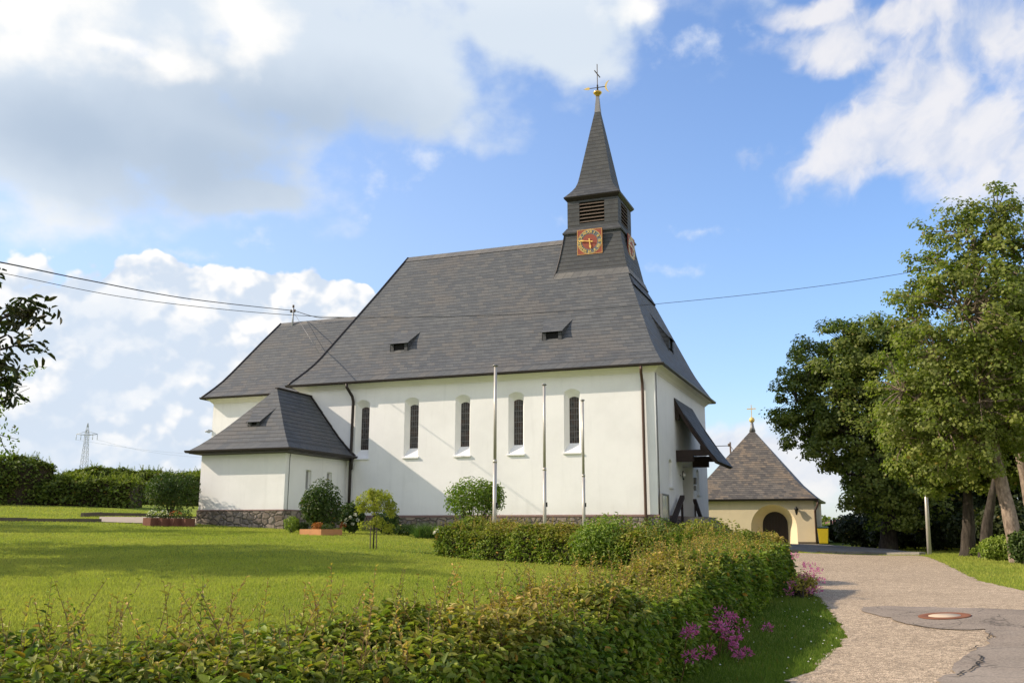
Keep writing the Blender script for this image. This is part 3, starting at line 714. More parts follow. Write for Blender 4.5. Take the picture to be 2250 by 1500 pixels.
# roofs
R_ = MB(); hip_roof(R_, (-L_-OV, OV, -OV, W_+OV), PROF, -15.15, OV-0.546*6.6, 6.6); weld(R_.build('nave_roof', 'slate', church))
CP = [(0, 6.26), (0.3, 6.50), (0.7, 6.84), (1.15, 7.26), (1.6, 7.75), (2.4, 8.67), (3.4, 9.83), (4.565, 11.13)]
C_ = MB(); hip_roof(C_, (-24.95, -13.0, 1.6, 10.73), CP, -23.4, -13.0, 4.565, 'FLB'); weld(C_.build('choir_roof', 'slate', church))
P = MB(); P.face([(-24.5, 2.03, -0.02), (-L_, 2.03, -0.02), (-L_, 2.03, 6.1), (-24.5, 2.03, 6.1)]); P.face([(-24.5, 10.3, -0.02), (-24.5, 2.03, -0.02), (-24.5, 2.03, 6.1), (-24.5, 10.3, 6.1)]); P.face([(-L_, 10.3, -0.02), (-24.5, 10.3, -0.02), (-24.5, 10.3, 6.1), (-L_, 10.3, 6.1)])
P.build('choir_wall', 'white', church)
# sacristy
fmS = lambda u, z, d: (-14.87-d, u, z)
S = MB(); so_ = [arch_pts(-3.42, -2.98, 1.05, 1.92, 0.004), arch_pts(-1.72, -1.28, 1.05, 1.92, 0.004)]
wall_panel(S, fmS, -4.97, 0, 0.16, 2.62, so_)
for o in so_: reveal(S, fmS, o, o, 0, 0.16)
S.face([(-19.28, -4.97, .16), (-14.87, -4.97, .16), (-14.87, -4.97, 2.62), (-19.28, -4.97, 2.62)]); S.face([(-19.28, 2.0, .16), (-19.28, -4.97, .16), (-19.28, -4.97, 2.62), (-19.28, 2.0, 2.62)])
S.build('sacristy_wall', 'white', church)
for o in so_:
    w = MB(); w.box((-15.06, o[0][0], 1.05), (-15.02, o[1][0], 1.92)); w = w.build('window', 'sash', church)
    f = MB(); a, b = o[0][0], o[1][0]
    for q in (((-15.02, a, 1.05), (-14.98, a+.04, 1.92)), ((-15.02, b-.04, 1.05), (-14.98, b, 1.92)), ((-15.02, a+.04, 1.88), (-14.98, b-.04, 1.92)), ((-15.02, a+.04, 1.05), (-14.98, b-.04, 1.09))): f.box(*q)
    f.build('frame', 'white', w)
    f = MB(); f.box((-14.88, a-0.04, 1.0), (-14.82, b+0.04, 1.045)); f.build('sill', 'white', w)
SP = [(0, 2.74), (0.3, 2.99), (0.65, 3.34), (1.0, 3.72), (1.35, 4.15), (1.9, 4.84), (2.6, 5.72)]
Q = MB(); ap = (-17.05, -2.8); acc = 0
rg = []
for i, (v, z) in enumerate(SP):
    if i: acc += math.hypot(v-SP[i-1][0], z-SP[i-1][1])
    t = v/2.6; rg.append((-19.65+2.6*t, -14.45-2.6*t, -5.4+2.6*t, z, acc))
for (a, b, y, z, s), (a2, b2, y2, z2, s2) in zip(rg[:-1], rg[1:]):
    Q.face([(a, y, z), (b, y, z), (b2, y2, z2), (a2, y2, z2)], [(a, s), (b, s), (b2, s2), (a2, s2)], True)
    Q.face([(b, y, z), (b, -0.004, z), (b2, -0.004, z2), (b2, y2, z2)], [(y, s), (0, s), (0, s2), (y2, s2)], True)
    Q.face([(a, 2.0, z), (a, y, z), (a2, y2, z2), (a2, 2.0, z2)], [(2, s), (y, s), (y2, s2), (2, s2)], True)
weld(Q.build('sacristy_roof', 'slate', church))
P = MB()      # dark flashing along the wall and a ridge roll
for (a, b, y, z, s), (a2, b2, y2, z2, s2) in zip(rg[:-1], rg[1:]): P.bar((b+0.02, -0.05, z+0.035), (b2, -0.05, z2+0.035), 0.09, 0.07)
P.bar((-17.05, -2.85, 5.745), (-17.05, 0, 5.745), 0.16, 0.05)
P.build('flashing', 'gutter', church)
# ridge caps
P = MB()
for x0, x1, z in ((-15.2, -5.0, 14.26), (-23.45, -16.5, 11.13)):
    for s in (-1, 1):
        k = 1.3
        P.face([(x0, 6.17, z+.035), (x1, 6.17, z+.035), (x1, 6.17+s*.24, z+.035-.24*k), (x0, 6.17+s*.24, z+.035-.24*k)][::s], [(x0, 0.40), (x1, 0.40), (x1, 0.02), (x0, 0.02)][::s])
P.build('ridge_cap', 'slate_pale', church)
for rct, prof, xa, xb, run in (((-L_-OV, OV, -OV, W_+OV), PROF, -15.15, OV-0.546*6.6, 6.6), ((-24.95, -13.0, 1.6, 10.73), CP, -23.4, -13, 4.565)):
    x0, x1, y0, y1 = rct; P = MB()
    P.tube([(x0+(xa-x0)*v/run-0.01, y0+v, z+0.015) for v, z in prof], 0.05, 6); P.build('hip_edge', 'gutter', church)
# sloping dormers
def dormer(mb_roof, mb_side, mb_hole, org, ex, ey, w, h, back, rise, flare):
    """org: bottom left front corner; ex along the eave, ey up the slope in plan; wide flared shed roof"""
    ex, ey, uz, o = Vector(ex), Vector(ey), Vector((0, 0, 1)), Vector(org)
    A, B = o+uz*h-ex*0.05, o+ex*(w+0.05)+uz*h
    n = 6; Lp, Rp = [], []
    for k in range(n+1):
        t = k/n; f = flare*t**1.6; zz = rise*(0.85*t+0.15*t*t)
        Lp.append(A-ex*f+ey*(back*t)+uz*zz); Rp.append(B+ex*f+ey*(back*t)+uz*zz)
    A2, B2 = Lp[0]-ey*0.10-uz*0.07, Rp[0]-ey*0.10-uz*0.07
    Lp.insert(0, A2); Rp.insert(0, B2); s = 0
    for k in range(len(Lp)-1):
        q = (Lp[k+1]-Lp[k]).length
        mb_roof.face([Lp[k], Rp[k], Rp[k+1], Lp[k+1]], [(0, s+.5), (w, s+.5), (w, s+q+.5), (0, s+q+.5)], True)
        for S_, sg in ((Lp, 1), (Rp, -1)):
            lo = [p-uz*0.9 for p in (S_[k], S_[k+1])]
            a, b = S_[k]+ex*sg*0.03-uz*0.02, S_[k+1]+ex*sg*0.03-uz*0.02
            if k: mb_side.face([a, b, lo[1], lo[0]], [(a.dot(ey), a.z), (b.dot(ey), b.z), (b.dot(ey), lo[1].z), (a.dot(ey), lo[0].z)])
            mb_side.face([S_[k], S_[k+1], S_[k+1]-uz*0.05, S_[k]-uz*0.05], [(0, 0.5)]*4)
        s += q
    for p in (0.0, w-0.17):       # cheeks either side of the hatch
        mb_side.face([o+ex*p, o+ex*(p+0.17), o+ex*(p+0.17)+uz*h, o+ex*p+uz*h], [(0, 0), (.17, 0), (.17, h), (0, h)])
    mb_hole.face([o+ex*0.17+ey*0.06, o+ex*(w-0.17)+ey*0.06, o+ex*(w-0.17)+ey*0.06+uz*h, o+ex*0.17+ey*0.06+uz*h])
    mb_hole.face([o+ex*0.17, o+ex*(w-0.17), o+ex*(w-0.17)+ey*0.3, o+ex*0.17+ey*0.3])
def add_dormer(*a):
    r, s, h = MB(), MB(), MB(); dormer(r, s, h, *a)
    d = r.build('dormer', 'slate', church)
    ctr = Vector(a[0])+Vector(a[1])*a[3]/2; ex = Vector(a[1])
    for sg in (-1, 1):
        m = MB()
        for f, u in zip(s.f, s.uv):
            P_ = [s.v[i] for i in f]
            if sum((Vector(p)-ctr).dot(ex) for p in P_)*sg > 0: m.face(P_, u)
        m.build('dormer_cheek', 'slate_dark', d)
    _ = 0; h.build('hatch', 'black', d)
add_dormer((-13.42, 1.28, 7.90), (1, 0, 0), (0, 1, 0), 0.93, 0.47, 1.35, 1.08, 0.42)
add_dormer((-5.48, 1.28, 7.90), (1, 0, 0), (0, 1, 0), 0.93, 0.47, 1.35, 1.08, 0.42)
add_dormer((-0.48, 5.6, 8.05), (0, 1, 0), (-1, 0, 0), 1.0, 0.55, 0.80, 1.15, 0.45)
add_dormer((-17.39, -4.33, 3.82), (1, 0, 0), (0, 1, 0), 0.62, 0.25, 0.78, 0.70, 0.30)
# tower
TX, TY = -4.02, 6.17
def loft(mb, prof, cx=TX, cy=TY, u0=0.0, cap=False):
    acc = 0
    for i in range(len(prof)-1):
        (h, z, *c), (h2, z2, *c2) = prof[i], prof[i+1]
        x, x2 = cx+(c[0] if c else 0), cx+(c2[0] if c2 else 0)
        q = math.hypot(h2-h, z2-z)
        A = [(x-h, cy-h, z), (x+h, cy-h, z), (x+h, cy+h, z), (x-h, cy+h, z)]; B = [(x2-h2, cy-h2, z2), (x2+h2, cy-h2, z2), (x2+h2, cy+h2, z2), (x2-h2, cy+h2, z2)]
        for k in range(4):
            j = (k+1) % 4
            mb.face([A[k], A[j], B[j], B[k]], [(-h, acc), (h, acc), (h2, acc+q), (-h2, acc+q)], True)
        acc += q
    if cap:
        h, z = prof[-1][0], prof[-1][1]; mb.face([(cx-h, cy-h, z), (cx+h, cy-h, z), (cx+h, cy+h, z), (cx-h, cy+h, z)])
T = MB(); loft(T, [(2.35, 10.9, -.02), (2.02, 11.45, 0.02), (1.90, 11.75, 0.02), (1.80, 12.1, .02), (1.66, 12.8, 0.02), (1.53, 13.5), (1.44, 14.1)]); tower = weld(T.build('tower', 'slate_dark', church))
T = MB(); loft(T, [(2.02, 11.57, 0.02), (1.955, 11.70, 0.02), (1.90, 11.86, 0.02), (1.865, 11.95, 0.02), (1.82, 11.97, 0.02)]); T.build('skirt_course', 'slate_pale', church)
T = MB(); T.tube([(TX-h+c-.01, TY-h-.01, z) for h, z, c in ((2.0, 11.5, .02), (1.9, 11.75, .02), (1.8, 12.1, .02), (1.66, 12.8, .02), (1.53, 13.5, 0), (1.44, 14.1, 0))], 0.03, 6); T.build('verge_edge', 'gutter', church)
# bell chamber: corner piers, louvre openings
hb = 1.33; z0, z1 = 14.38, 15.92
T = MB(); fsides = [lambda u, z, d: (TX+u, TY-hb+d, z), lambda u, z, d: (TX+hb-d, TY+u, z), lambda u, z, d: (TX-u, TY+hb-d, z), lambda u, z, d: (TX-hb+d, TY-u, z)]
class UVMB(MB):
    def face(s, pts, uv=None, smooth=False, mi=0):
        if uv is None: uv = [((p[0]-TX)+(p[1]-TY), p[2]) for p in pts]
        MB.face(s, pts, uv, smooth, mi)
T = UVMB(); op = arch_pts(-0.70, 0.62, 14.60, 15.74, 0.004, 2)
for fm in fsides:
    wall_panel(T, fm, -hb, hb, z0, z1, [op]); reveal(T, fm, op, op, 0, 0.22)
bell = T.build('bell_chamber', 'slate_dark', church)
T = MB(); T.box((TX-1.1, TY-1.1, z0), (TX+1.1, TY+1.1, z1)); T.build('bell_chamber_interior', 'black', bell)
for fi, fm in enumerate(fsides):
    T = MB()
    for k in range(6):
        z = 14.66+k*0.187
        T.hexa([fm(-0.69, z, 0.0), fm(0.61, z, 0.0), fm(0.61, z+0.13, 0.2), fm(-0.69, z+0.13, 0.2), fm(-0.69, z+0.035, 0.0), fm(0.61, z+0.035, 0.0), fm(0.61, z+0.16, 0.2), fm(-0.69, z+0.16, 0.2)])
    T.build('louvre', 'louvre', bell)
T = MB(); loft(T, [(1.40, 14.02), (1.53, 14.04), (1.55, 14.10), (1.36, 14.40), (1.2, 14.44)]); T.build('tower_belt', 'slate_dark', church)
T = MB(); loft(T, [(1.30, 15.84), (1.36, 15.86), (1.47, 15.98), (1.49, 16.03), (1.47, 16.06)]); T.build('spire_eave', 'gutter', church)
T = MB(); loft(T, [(1.49, 16.05), (1.34, 16.22), (1.15, 16.46), (0.99, 16.72), (0.89, 17.0), (0.82, 17.35), (0.65, 18.3), (0.48, 19.25), (0.31, 20.2), (0.135, 21.15)]); spire = weld(T.build('spire', 'slate_dark', church))
T = MB(); loft(T, [(0.15, 21.1), (0.125, 21.4), (0.085, 21.9), (0.07, 22.08)], cap=True); T.build('spire_cap', 'lead', spire)
T = MB(); T.lathe((TX, TY, 22.05), [(0.10, 0), (0.115, 0.06), (0.15, 0.10), (0.20, 0.16), (0.235, 0.20), (0.235, 0.235), (0.20, 0.27), (0.12, 0.33), (0.05, 0.37), (0.03, 0.40)], 20); fin = T.build('finial_ball', 'gold', church)
T = MB(); T.tube([(TX, TY, 22.4), (TX, TY, 22.72)], 0.045, 8); T.tube([(TX-0.45, TY-0.03, 22.57), (TX+0.42, TY+0.03, 22.57)], 0.02, 6); vane = T.build('weather_vane', 'wire', church)
T = MB(); th = 0.012
def flat(mb, pts, th):     # pts in (x,z) relative to the vane axis
    a = [(TX+x, TY+x*0.07-th, 22.57+z) for x, z in pts]; b = [(TX+x, TY+x*0.07+th, 22.57+z) for x, z in pts]
    mb.face(a); mb.face(b[::-1])
    for k in range(len(pts)): mb.face([a[k], a[k-1], b[k-1], b[k]])
flat(T, [(-0.42, 0.02), (-0.46, 0.075), (-0.58, 0.06), (-0.76, 0.0), (-0.58, -0.06), (-0.46, -0.075), (-0.42, -0.02)], th)
T.build('arrow_head', 'goldpaint', vane)
T = MB(); oc = [(0.40+0.36*(1-math.cos(a)), 0.36*math.sin(a)) for a in np.linspace(-1.15, 1.15, 15)]; ic = [(0.49+0.5*(1-math.cos(a)), 0.34*math.sin(a)/0.74) for a in np.linspace(0.80, -0.80, 15)]
for k in range(14): flat(T, [oc[k], oc[k+1], ic[13-k], ic[14-k]], th)
T.build('crescent', 'goldpaint', vane)
T = MB(); T.bar((TX, TY, 22.7), (TX, TY, 23.93), 0.035, 0.035, (0, 1, 0)); T.bar((TX-.03, TY-0.42, 23.36), (TX+.03, TY+0.42, 23.36), 0.035, 0.05); T.build('cross', 'louvre', church)
# clocks
def text_mesh(mb, s, size, place, rot, bold=0.012):
    cu = bpy.data.curves.new('numeral', 'FONT'); cu.body = s; cu.align_x = 'CENTER'; cu.align_y = 'CENTER'; cu.size = size; cu.offset = bold*0.35; cu.extrude = 0.006
    ob = bpy.data.objects.new('numeral', cu); col.objects.link(ob)
    dg = bpy.context.evaluated_depsgraph_get(); me = ob.evaluated_get(dg).to_mesh()
    c, sn = math.cos(rot), math.sin(rot)
    V = [(v.co.x*c-v.co.y*sn, v.co.x*sn+v.co.y*c, v.co.z) for v in me.vertices]
    for p in me.polygons: mb.face([place(*V[i]) for i in p.vertices])
    ob.evaluated_get(dg).to_mesh_clear(); bpy.data.objects.remove(ob); bpy.data.curves.remove(cu)
def clock(fm, hs, ringm, minute=46.5, hour=5.77):
    """fm(u,z,out): clock plane mapping, centre at origin"""
    P = MB(); P.hexa([fm(-hs, -hs, -0.05), fm(hs, -hs, -0.05), fm(hs, -hs, 0), fm(-hs, -hs, 0), fm(-hs, hs, -0.05), fm(hs, hs, -0.05), fm(hs, hs, 0), fm(-hs, hs, 0)])
    c = P.build('clock', 'red', church)
    def annulus(name, r0, r1, out, m, n=56):
        q = MB()
        for k in range(n):
            a, b = 2*PI*k/n, 2*PI*(k+1)/n
            if r0 > 0: q.face([fm(r0*math.cos(a), r0*math.sin(a), out), fm(r1*math.cos(a), r1*math.sin(a), out), fm(r1*math.cos(b), r1*math.sin(b), out), fm(r0*math.cos(b), r0*math.sin(b), out)])
            else: q.face([fm(0, 0, out), fm(r1*math.cos(a), r1*math.sin(a), out), fm(r1*math.cos(b), r1*math.sin(b), out)])
        return q.build(name, m, c)
    annulus('dial_ring', hs*0.60, hs*0.925, 0.006, ringm); annulus('dial_centre', 0, hs*0.60, 0.005, 'red'); annulus('dial_border', hs*0.925, hs*0.95, 0.009, 'goldpaint')
    q = MB(); e = hs*0.97; w = hs*0.022
    for a, b in (((-e, -e), (e, -e+w)), ((-e, e-w), (e, e)), ((-e, -e+w), (-e+w, e-w)), ((e-w, -e+w), (e, e-w))): q.face([fm(a[0], a[1], .007), fm(b[0], a[1], .007), fm(b[0], b[1], .007), fm(a[0], b[1], .007)])
    q.build('square_border', 'goldpaint', c)
    for i, s in enumerate(('XII', 'I', 'II', 'III', 'IIII', 'V', 'VI', 'VII', 'VIII', 'IX', 'X', 'XI')):
        q = MB(); a = PI/2-i*PI/6; r = hs*0.765
        text_mesh(q, s, hs*0.31, lambda x, y, z, a=a, r=r: fm(r*math.cos(a)+x, r*math.sin(a)+y, 0.016+z), a-PI/2, 0.008)
        q.build('numeral', 'goldpaint', c)
    def hand(name, ang, ln, w, out, tail):
        dx, dz = math.cos(ang), math.sin(ang); q = MB()
        pr = [(-tail, w*0.9), (-tail*0.75, w*1.3), (-tail*0.5, w*0.6), (0.0, w*0.7), (ln*0.45, w*0.6), (ln*0.66, w*1.5), (ln*0.80, w*1.1), (ln, 0.004)]
        for (a, b), (a2, b2) in zip(pr[:-1], pr[1:]):
            q.hexa([fm(a*dx-b*dz*-1, a*dz-b*dx, out), fm(a2*dx+b2*dz, a2*dz-b2*dx, out), fm(a2*dx-b2*dz, a2*dz+b2*dx, out), fm(a*dx-b*dz, a*dz+b*dx, out),
                    fm(a*dx+b*dz, a*dz-b*dx, out+.012), fm(a2*dx+b2*dz, a2*dz-b2*dx, out+.012), fm(a2*dx-b2*dz, a2*dz+b2*dx, out+.012), fm(a*dx-b*dz, a*dz+b*dx, out+.012)])
        q.build(name, 'gold', c)
    hand('hour_hand', PI/2-hour*PI/6, hs*0.60, hs*0.05, 0.035, hs*0.22); hand('minute_hand', PI/2-minute*PI/30, hs*0.90, hs*0.045, 0.055, hs*0.26)
clock(lambda u, z, o: (-4.09+u, 4.50-o, 13.50+z), 0.66, 'clockgrey')
clock(lambda u, z, o: (-2.38+o, 6.25+u, 13.42+z), 0.66, 'clockpale')
# downpipes and lightning conductor
def pipe(name, pts, r, m): q = MB(); q.tube(pts, r, 10); return q.build(name, m, church)
pipe('downpipe', [(-0.47, -0.46, 6.17), (-0.47, -0.46, 6.02), (-0.49, -0.40, 5.90), (-0.51, -0.20, 5.66), (-0.51, -0.11, 5.50), (-0.51, -0.10, 5.2), (-0.50, -0.12, 0.0), (-0.50, -0.14, -1.05)], 0.062, 'copper')
pipe('downpipe', [(-14.78, -0.46, 6.17), (-14.78, -0.44, 6.0), (-14.72, -0.36, 5.86), (-14.62, -0.17, 5.58), (-14.60, -0.10, 5.35), (-14.62, -0.12, 2.0), (-14.62, -0.14, -0.9)], 0.07, 'gutter')
pipe('gutter_elbow', [(-14.43, -0.30, 2.66), (-14.46, -0.28, 2.35), (-14.50, -0.20, 2.16), (-14.60, -0.13, 2.12)], 0.06, 'gutter')
q = MB(); q.tube([(0.02, 0.16, 6.02), (0.03, 0.16, 4.0), (0.03, 0.17, 0.0)], 0.022, 6); q.build('lightning_conductor', 'lead', church); q = MB(); q.tube([(-14.86, -4.62, 2.66), (-14.85, -4.70, 2.35), (-14.85, -4.72, 0.2), (-14.80, -4.73, -0.6)], 0.014, 6); q.build('lightning_conductor', 'lead', church)
# porch canopy on the gable
cx0, cz0, cx1, cz1, ya, yb = 0.02, 5.36, 1.92, 2.40, 3.92, 8.52
dx_, dz_ = (cx1-cx0), (cz1-cz0); ln = math.hypot(dx_, dz_); nx_, nz_ = -dz_/ln, dx_/ln
C = MB(); N = 7; tp = []
for k in range(N+1):
    t = k/N; bow = -0.10*math.sin(PI*t); tp.append((cx0+dx_*t+nx_*bow, cz0+dz_*t+nz_*bow))
for k in range(N):
    (a, b), (c, d) = tp[k], tp[k+1]
    C.face([(c, ya, d), (c, yb, d), (a, yb, b), (a, ya, b)], [(ya, (N-k-1)*.5+.5), (yb, (N-k-1)*.5+.5), (yb, (N-k)*.5+.5), (ya, (N-k)*.5+.5)], True)
can = weld(C.build('porch_canopy', 'slate_dark', church))
C = MB()
for k in range(N):
    (a, b), (c, d) = tp[k], tp[k+1]; o = 0.17
    C.hexa([(a-nx_*o, ya+.03, b-nz_*o), (c-nx_*o, ya+.03, d-nz_*o), (c-nx_*o, yb-.03, d-nz_*o), (a-nx_*o, yb-.03, b-nz_*o), (a-nx_*.012, ya+.03, b-nz_*.012), (c-nx_*.012, ya+.03, d-nz_*.012), (c-nx_*.012, yb-.03, d-nz_*.012), (a-nx_*.012, yb-.03, b-nz_*.012)])
C.build('canopy_boarding', 'darkwood', can)
for y in (4.15, 8.25):
    C = MB(); C.box((-0.05, y-0.12, 2.42), (0.78, y+0.12, 2.68)); C.box((-0.05, y-0.12, 2.683), (1.45, y+0.12, 2.95)); C.bar((0.05, y, 5.05), (1.62, y, 2.60), 0.18, 0.16); C.box((0.02, y-0.1, 4.35), (0.20, y+0.1, 5.0))
    C.build('canopy_bracket', 'darkwood', can)
C = MB(); C.box((1.12, 3.98, 2.953), (1.34, 8.45, 3.14)); C.build('canopy_purlin', 'darkwood', can)
q = MB(); q.tube([(0.0, 4.85, 1.86), (0.14, 4.85, 1.86)], 0.02, 6); q.tube([(0.14+0.02*math.cos(a), 4.85+0.0, 1.86) for a in (0, 1)], 0.012, 4)
ringp = [(0.15, 4.85+0.17*math.cos(a), 1.86+0.20*math.sin(a)) for a in np.linspace(0.9, 5.4, 14)]; q.tube(ringp, 0.022, 6); wl = q.build('wall_lamp', 'wire', church)
q = MB(); q.lathe((0.14, 4.88, 1.76), [(0.02, 0), (0.09, 0.04), (0.11, 0.10), (0.09, 0.16), (0.02, 0.20)], 12); q.build('lamp_globe', 'lampglass', wl)
q = MB(); q.box((0.0, 8.22, 1.30), (0.10, 8.42, 1.52)); q.box((0.0, 8.20, 1.60), (0.13, 8.44, 1.92)); q.build('entry_box', 'lead', church)
# landing with two flights, parapets and timber handrails
q = MB(); q.box((0.08, 5.0, -1.5), (1.0, 8.5, -0.03))
for k in range(6):
    for sd in (-1, 1):
        y0 = 5.0-0.34*(k+1) if sd < 0 else 8.5+0.34*k
        q.box((0.08, y0, -1.6), (1.0, y0+0.338, -0.03-0.165*(k+1)))
q.build('entrance_steps', 'stone', church)
q = MB(); q.box((1.003, 1.5, -1.7), (1.25, 6.5, -0.12)); q.hexa([(1.003, 6.5, -1.7), (1.25, 6.5, -1.7), (1.25, 12, -1.9), (1.003, 12, -1.9), (1.003, 6.5, -0.12), (1.25, 6.5, -0.12), (1.25, 12, -0.65), (1.003, 12, -0.65)]); q.build('landing_parapet', 'stone', church)
q = MB(); q.bar((0.25, 1.55, -0.35), (0.25, 3.95, 0.84), 0.20, 0.15); q.bar((0.25, 1.9, -1.2), (0.25, 1.9, -0.25), .1, .1, (0, 1, 0)); q.bar((0.25, 3.8, -1.2), (0.25, 3.8, .7), .1, .1, (0, 1, 0)); q.build('handrail', 'darkwood', church)
q = MB(); q.bar((0.25, 6.95, 0.78), (0.25, 8.6, -0.12), 0.16, 0.13); q.bar((0.32, 6.9, 0.5), (0.32, 7.6, -0.03), 0.06, 0.06); q.bar((0.25, 7.0, -0.1), (0.25, 7.0, 0.7), .07, .07, (0, 1, 0)); q.build('handrail', 'darkwood', church)
q = MB(); q.hexa([(-24.52, 1.95, 4.42), (-24.62, 1.85, 4.42), (-24.78, 2.0, 4.40), (-24.68, 2.1, 4.40), (-24.52, 1.95, 4.56), (-24.62, 1.85, 4.56), (-24.78, 2.0, 4.54), (-24.68, 2.1, 4.54)]); q.tube([(-24.5, 2.05, 4.5), (-24.75, 1.8, 4.46)], 0.05, 8); q.build('floodlight', 'steel', church)
# roof mast for the electricity supply
q = MB(); q.tube([(-22.49, 6.0, 10.6), (-22.49, 6.0, 12.05)], 0.055, 8); mast = q.build('supply_mast', 'steel', church)
q = MB()
for pp in ([(-22.61, 5.97, 11.70), (-22.61, 5.97, 11.86)], [(-22.37, 5.97, 11.70), (-22.37, 5.97, 11.86)], [(-22.49, 6.0, 11.98), (-22.49, 6.0, 12.14)]):
    q = MB(); q.tube(pp, .06, 8); q.build('insulator', 'louvre', mast)
q = MB(); q.tube([(-22.49, 6.0, 11.75), (-18.9, 3.4, 8.6)], 0.012, 5); q.build('guy_wire', 'lead', mast)
nb = empty('notice_case', (0.12, 0.6, -1.0), 'glazed grey green notice case beside the church corner', 'notice board')
q = MB(); q.box((0.10, 0.02, -0.16), (0.15, 1.28, 0.78)); q.build('notice_panel', 'showcase', nb)
q = MB()
for a, b in (((0.09, -0.05, -0.22), (0.19, 0.02, 0.85)), ((0.09, 1.28, -0.22), (0.19, 1.35, 0.85)), ((0.09, 0.02, 0.78), (0.19, 1.28, 0.85)), ((0.09, 0.02, -0.22), (0.19, 1.28, -0.16)), ((0.11, 0.02, -1.2), (0.17, 0.08, -0.22)), ((0.11, 1.22, -1.2), (0.17, 1.28, -0.22))): q.box(a, b)
q.build('case_frame', 'lead', nb)

# ------------------------------------------------------------------ chapel
def onY(px, py, y):
    v = ray(px, py); return CAM + v*((y-CAM[1])/v[1])
c0 = spot(1793, 1198, 61.0); YF = c0[1]; XR = c0[0]; GZ = c0[2]
hw = 4.2
for _ in range(30): hw = XR-onY(1653, 943, YF+hw)[0]
XC = XR-hw; ZA = onY(1653, 943, YF+hw)[2]; ZW = onY(1793, 1094, YF)[2]
chapel = empty('chapel', (XC, YF+hw, GZ), 'small ochre chapel with a weathered brown pyramid roof and gilded cross', 'chapel')
fmC = lambda u, z, d: (u, YF+d, z)
al, ar = onY(1650, 1150, YF)[0], onY(1751, 1150, YF)[0]; at_ = onY(1700, 1108, YF)[2]; w2 = (ar-al)/2
oo = arch_pts(al, ar, GZ+0.05, at_, w2*0.999, 20)
il, ir = al+0.62, ar-0.62; it = at_-0.42
io = arch_pts(il, ir, GZ+0.05, it, (ir-il)/2*0.999, 20)
S = MB(); XL = XC-hw
wall_panel(S, fmC, XL, XR, GZ-0.6, ZW+0.05, [oo]); reveal(S, fmC, oo, io, 0, 0.9)
S.face([(XR, YF, GZ-.6), (XR, YF+2*hw, GZ-.6), (XR, YF+2*hw, ZW+.05), (XR, YF, ZW+.05)]); S.face([(XL, YF+2*hw, GZ-.6), (XL, YF, GZ-.6), (XL, YF, ZW+.05), (XL, YF+2*hw, ZW+.05)]); S.face([(XR, YF+2*hw, GZ-.6), (XL, YF+2*hw, GZ-.6), (XL, YF+2*hw, ZW+.05), (XR, YF+2*hw, ZW+.05)])
S.build('wall', 'yellow_wall', chapel)
S = MB()
for a, b in ((XL-0.03, al-0.02), (ar+0.02, XR+0.03)): S.box((a, YF-0.03, GZ-0.6), (b, YF+0.02, GZ+0.22))
S.box((XR-0.02, YF+.02, GZ-.6), (XR+0.03, YF+2*hw, GZ+0.22)); S.build('plinth', 'kerb', chapel)
S = MB(); S.face([(u, YF+0.9, z) for u, z in io]); dr = S.build('door', 'door', chapel)
S = MB()
for k in range(8):
    xa = il+(ir-il)*k/8; xb = il+(ir-il)*(k+1)/8-0.03; h = min(math.sqrt(max(0, ((ir-il)/2)**2-((x)-(il+ir)/2)**2)) for x in (xa, xb))
    S.box((xa, YF+0.86, GZ+0.06), (xb, YF+0.897, it-(ir-il)/2+h-0.04))
S.build('door_board', 'door', dr)
cov = 0.22; S = MB()
hip_roof(S, (XL-cov, XR+cov, YF-cov, YF+2*hw+cov), [(0, ZW-0.02), (0.5, ZW+0.40), (1.2, ZW+1.08), (hw+cov-0.02, ZA)], XC, XC, hw+cov)
weld(S.build('roof', 'slate_brown', chapel))
S = MB(); S.ring((XL, XR, YF, YF+2*hw), [(0.0, ZW-0.14), (cov-0.02, ZW-0.12), (cov+0.06, ZW-0.14), (cov+0.1, ZW-0.02), (cov+0.02, ZW-0.025), (0, ZW-0.03)]); S.build('gutter', 'gutter', chapel)
S = MB(); S.tube([(XR+cov+0.05, YF-0.18, ZW-0.1), (XR+cov+.03, YF-0.16, ZW-0.4), (XR+0.07, YF-0.06, ZW-0.75), (XR+0.07, YF-0.06, GZ)], 0.06, 8); S.build('downpipe', 'copper', chapel)
S = MB(); S.tube_prof((XC, YF+hw, ZA-0.15), [(0.22, 0), (0.13, 0.3), (0.08, 0.62)], 10); sp = S.build('roof_cap', 'lead', chapel)
zb = ZA+0.55; S = MB(); S.lathe((XC, YF+hw, zb-.1), [(0.05, 0), (0.15, 0.06), (0.19, 0.16), (0.19, 0.22), (0.14, 0.32), (0.04, 0.38)], 14); S.bar((XC, YF+hw, zb+.25), (XC, YF+hw, zb+1.12), 0.045, 0.045, (0, 1, 0)); S.bar((XC-0.3, YF+hw, zb+.85), (XC+0.3, YF+hw, zb+.85), 0.06, 0.06)
S.build('cross', 'goldpaint', chapel)
S = MB(); c = onY(1750, 1122, YF-0.15); S.tube([(c[0], YF, c[2]+.1), (c[0], YF-0.15, c[2]+.2)], 0.02, 6); S.tube_prof((c[0], YF-0.17, c[2]-.18), [(0.03, -0.06), (0.06, 0), (0.11, 0.26), (0.14, 0.28), (0.05, 0.40), (0.02, 0.46)], 8); S.build('wall_lantern', 'wire', chapel)
